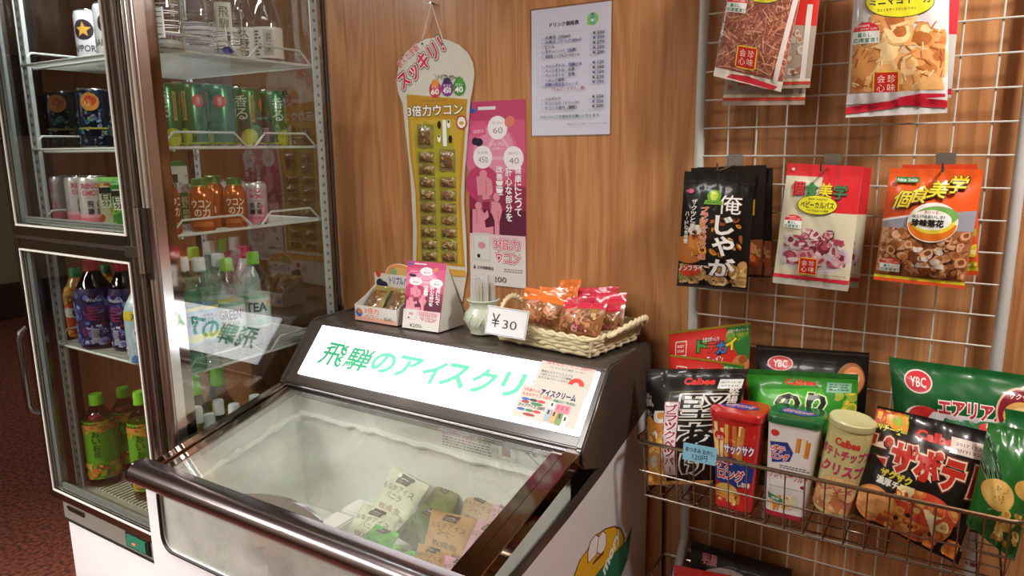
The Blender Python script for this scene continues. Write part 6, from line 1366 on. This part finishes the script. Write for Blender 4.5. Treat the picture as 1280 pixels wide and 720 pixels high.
# ================================================================== ice creams in the freezer
def mon(px, z, zt, col, flav, label, seed, tc='4a4038'):
    P4 = [onz(u, v, zz) for (u, v), zz in zip(px, (zt, zt, z, z))]
    mb, Sf, W, H = pillow(P4, .016, 10, 10, .5, .003, seed, (.10, .05)); c = (P4[2]+P4[3])/2
    o = empty('ice_cream_packet', c, label=label, cat='ice cream', group='paper ice cream packets in the freezer'); mb.build('pouch', pm('paper '+col, col, .6, noise=.05), o, smooth=80)
    a = Art(.0006, .000012); n = NA(a, W, H); n.R(.34, .66, .66, .96, '3a2018'); n.P([(.5+.09*math.cos(PI*k/8), .80+.07*math.sin(PI*k/8)) for k in range(9)]+[(.5+.04*math.cos(PI-PI*k/8), .80+.03*math.sin(PI-PI*k/8)) for k in range(9)], 'c8bca8').R(.40, .72, .60, .735, '9a8a7a')
    n.T('もなかアイス', .10, .46, .80, .15, tc, .0).T(flav, .30, .28, .40, .14, tc, .0).T('牧成舎', .2, .08, .6, .1, tc if col[0] != 'b' else '8a3a3a', .0)
    a.build('printed_face', Sf, o, gu=[W*k/10 for k in range(1, 10)], gv=[H*k/10 for k in range(1, 10)], diag=(W/10, H/10, 20), clip=(W, H)); settle(o)
ic = [([(550, 600), (576, 612), (560, 660), (520, 645)], .735, .775, '5f6b28', 'まっちゃ', 'dark green ice cream packet at the back, partly covered'),
 ([(490, 583), (537, 607), (506, 655), (462, 636)], .75, .79, 'b9bda2', 'バニラ', 'upper white ice cream packet with handwriting'),
 ([(585, 610), (626, 628), (612, 668), (574, 648)], .735, .775, 'a08662', 'コーヒー', 'brown paper ice cream packet at the back right'),
 ([(530, 628), (560, 642), (530, 690), (492, 668)], .74, .775, '55642a', 'まっちゃ', 'dark green ice cream packet in the middle of the pile'),
 ([(618, 622), (660, 640), (640, 672), (600, 655)], .74, .775, 'b08088', 'イチゴ', 'pale pink ice cream packet at the far right of the pile'),
 ([(455, 628), (500, 645), (484, 690), (430, 668)], .765, .80, 'b9bda2', 'バニラ', 'lower white ice cream packet with handwriting'),
 ([(470, 655), (500, 668), (478, 700), (442, 684)], .775, .80, '4f9a34', 'まっちゃ', 'bright green ice cream packet at the front left'),
 ([(540, 636), (596, 650), (580, 700), (530, 682)], .765, .80, 'a57e4c', 'コーヒー', 'brown paper coffee ice cream packet on top of the pile'),
 ([(598, 648), (634, 660), (610, 712), (576, 694)], .77, .80, 'b5848e', 'イチゴ', 'pink ice cream packet at the right front'),
 ([(492, 680), (520, 690), (512, 722), (478, 706)], .785, .805, '4f9a34', 'まっちゃ', 'bright green ice cream packet at the front, beside the brown one'),
 ([(524, 678), (566, 690), (548, 728), (512, 716)], .785, .81, 'a57e4c', 'コーヒー', 'brown paper ice cream packet at the front edge'),
 ([(556, 694), (600, 704), (590, 740), (548, 728)], .785, .81, 'c08a96', 'イチゴ', 'pink ice cream packet at the front edge')]
for i, (px, z, zt, col, fl_, lb) in enumerate(ic): mon(px, z, zt, col, fl_, lb, 70+i)
heap = MB(); 
for i in range(7):
    for j in range(4): x, y = -.72+i*.07, -.70+j*.075; heap.box((x, y, .61), (x+.06, y+.065, .70-.01*((i*j) % 3)))
o = heap.build('ice_cream_box', M_cardw, None, bevel=.004); tag(o, 'white boxes filling the bottom of the freezer under the packets', 'ice cream', kind='stuff')
# cups behind the low front window
for i, (u, v) in enumerate(((324, 683), (352, 694), (392, 708))):
    p = ony(u, v+2, -.70); o = empty('ice_cream_cup', (p[0], p[1], p[2]-.03), label='round paper ice cream cup behind the low front window, '+('leftmost', 'middle one', 'rightmost')[i], cat='ice cream', group='ice cream cups behind the front window')
    MB().lathe([(.026, 0), (.034, .045)], 22).build('body', pm('cup paper', 'b0a68e', .5), o); MB().lathe([(.036, .045), (.037, .052), (.034, .053)], 22).build('lid', pm('cup lid', 'a8815a' if i < 2 else '9a9a88', .4), o)
bx2 = box('ice_cream_box', (-.70, -.755, .606), (-.28, -.62, .64), M_cardw, None, .003); tag(bx2, 'low white box under the cups behind the front window', 'ice cream')
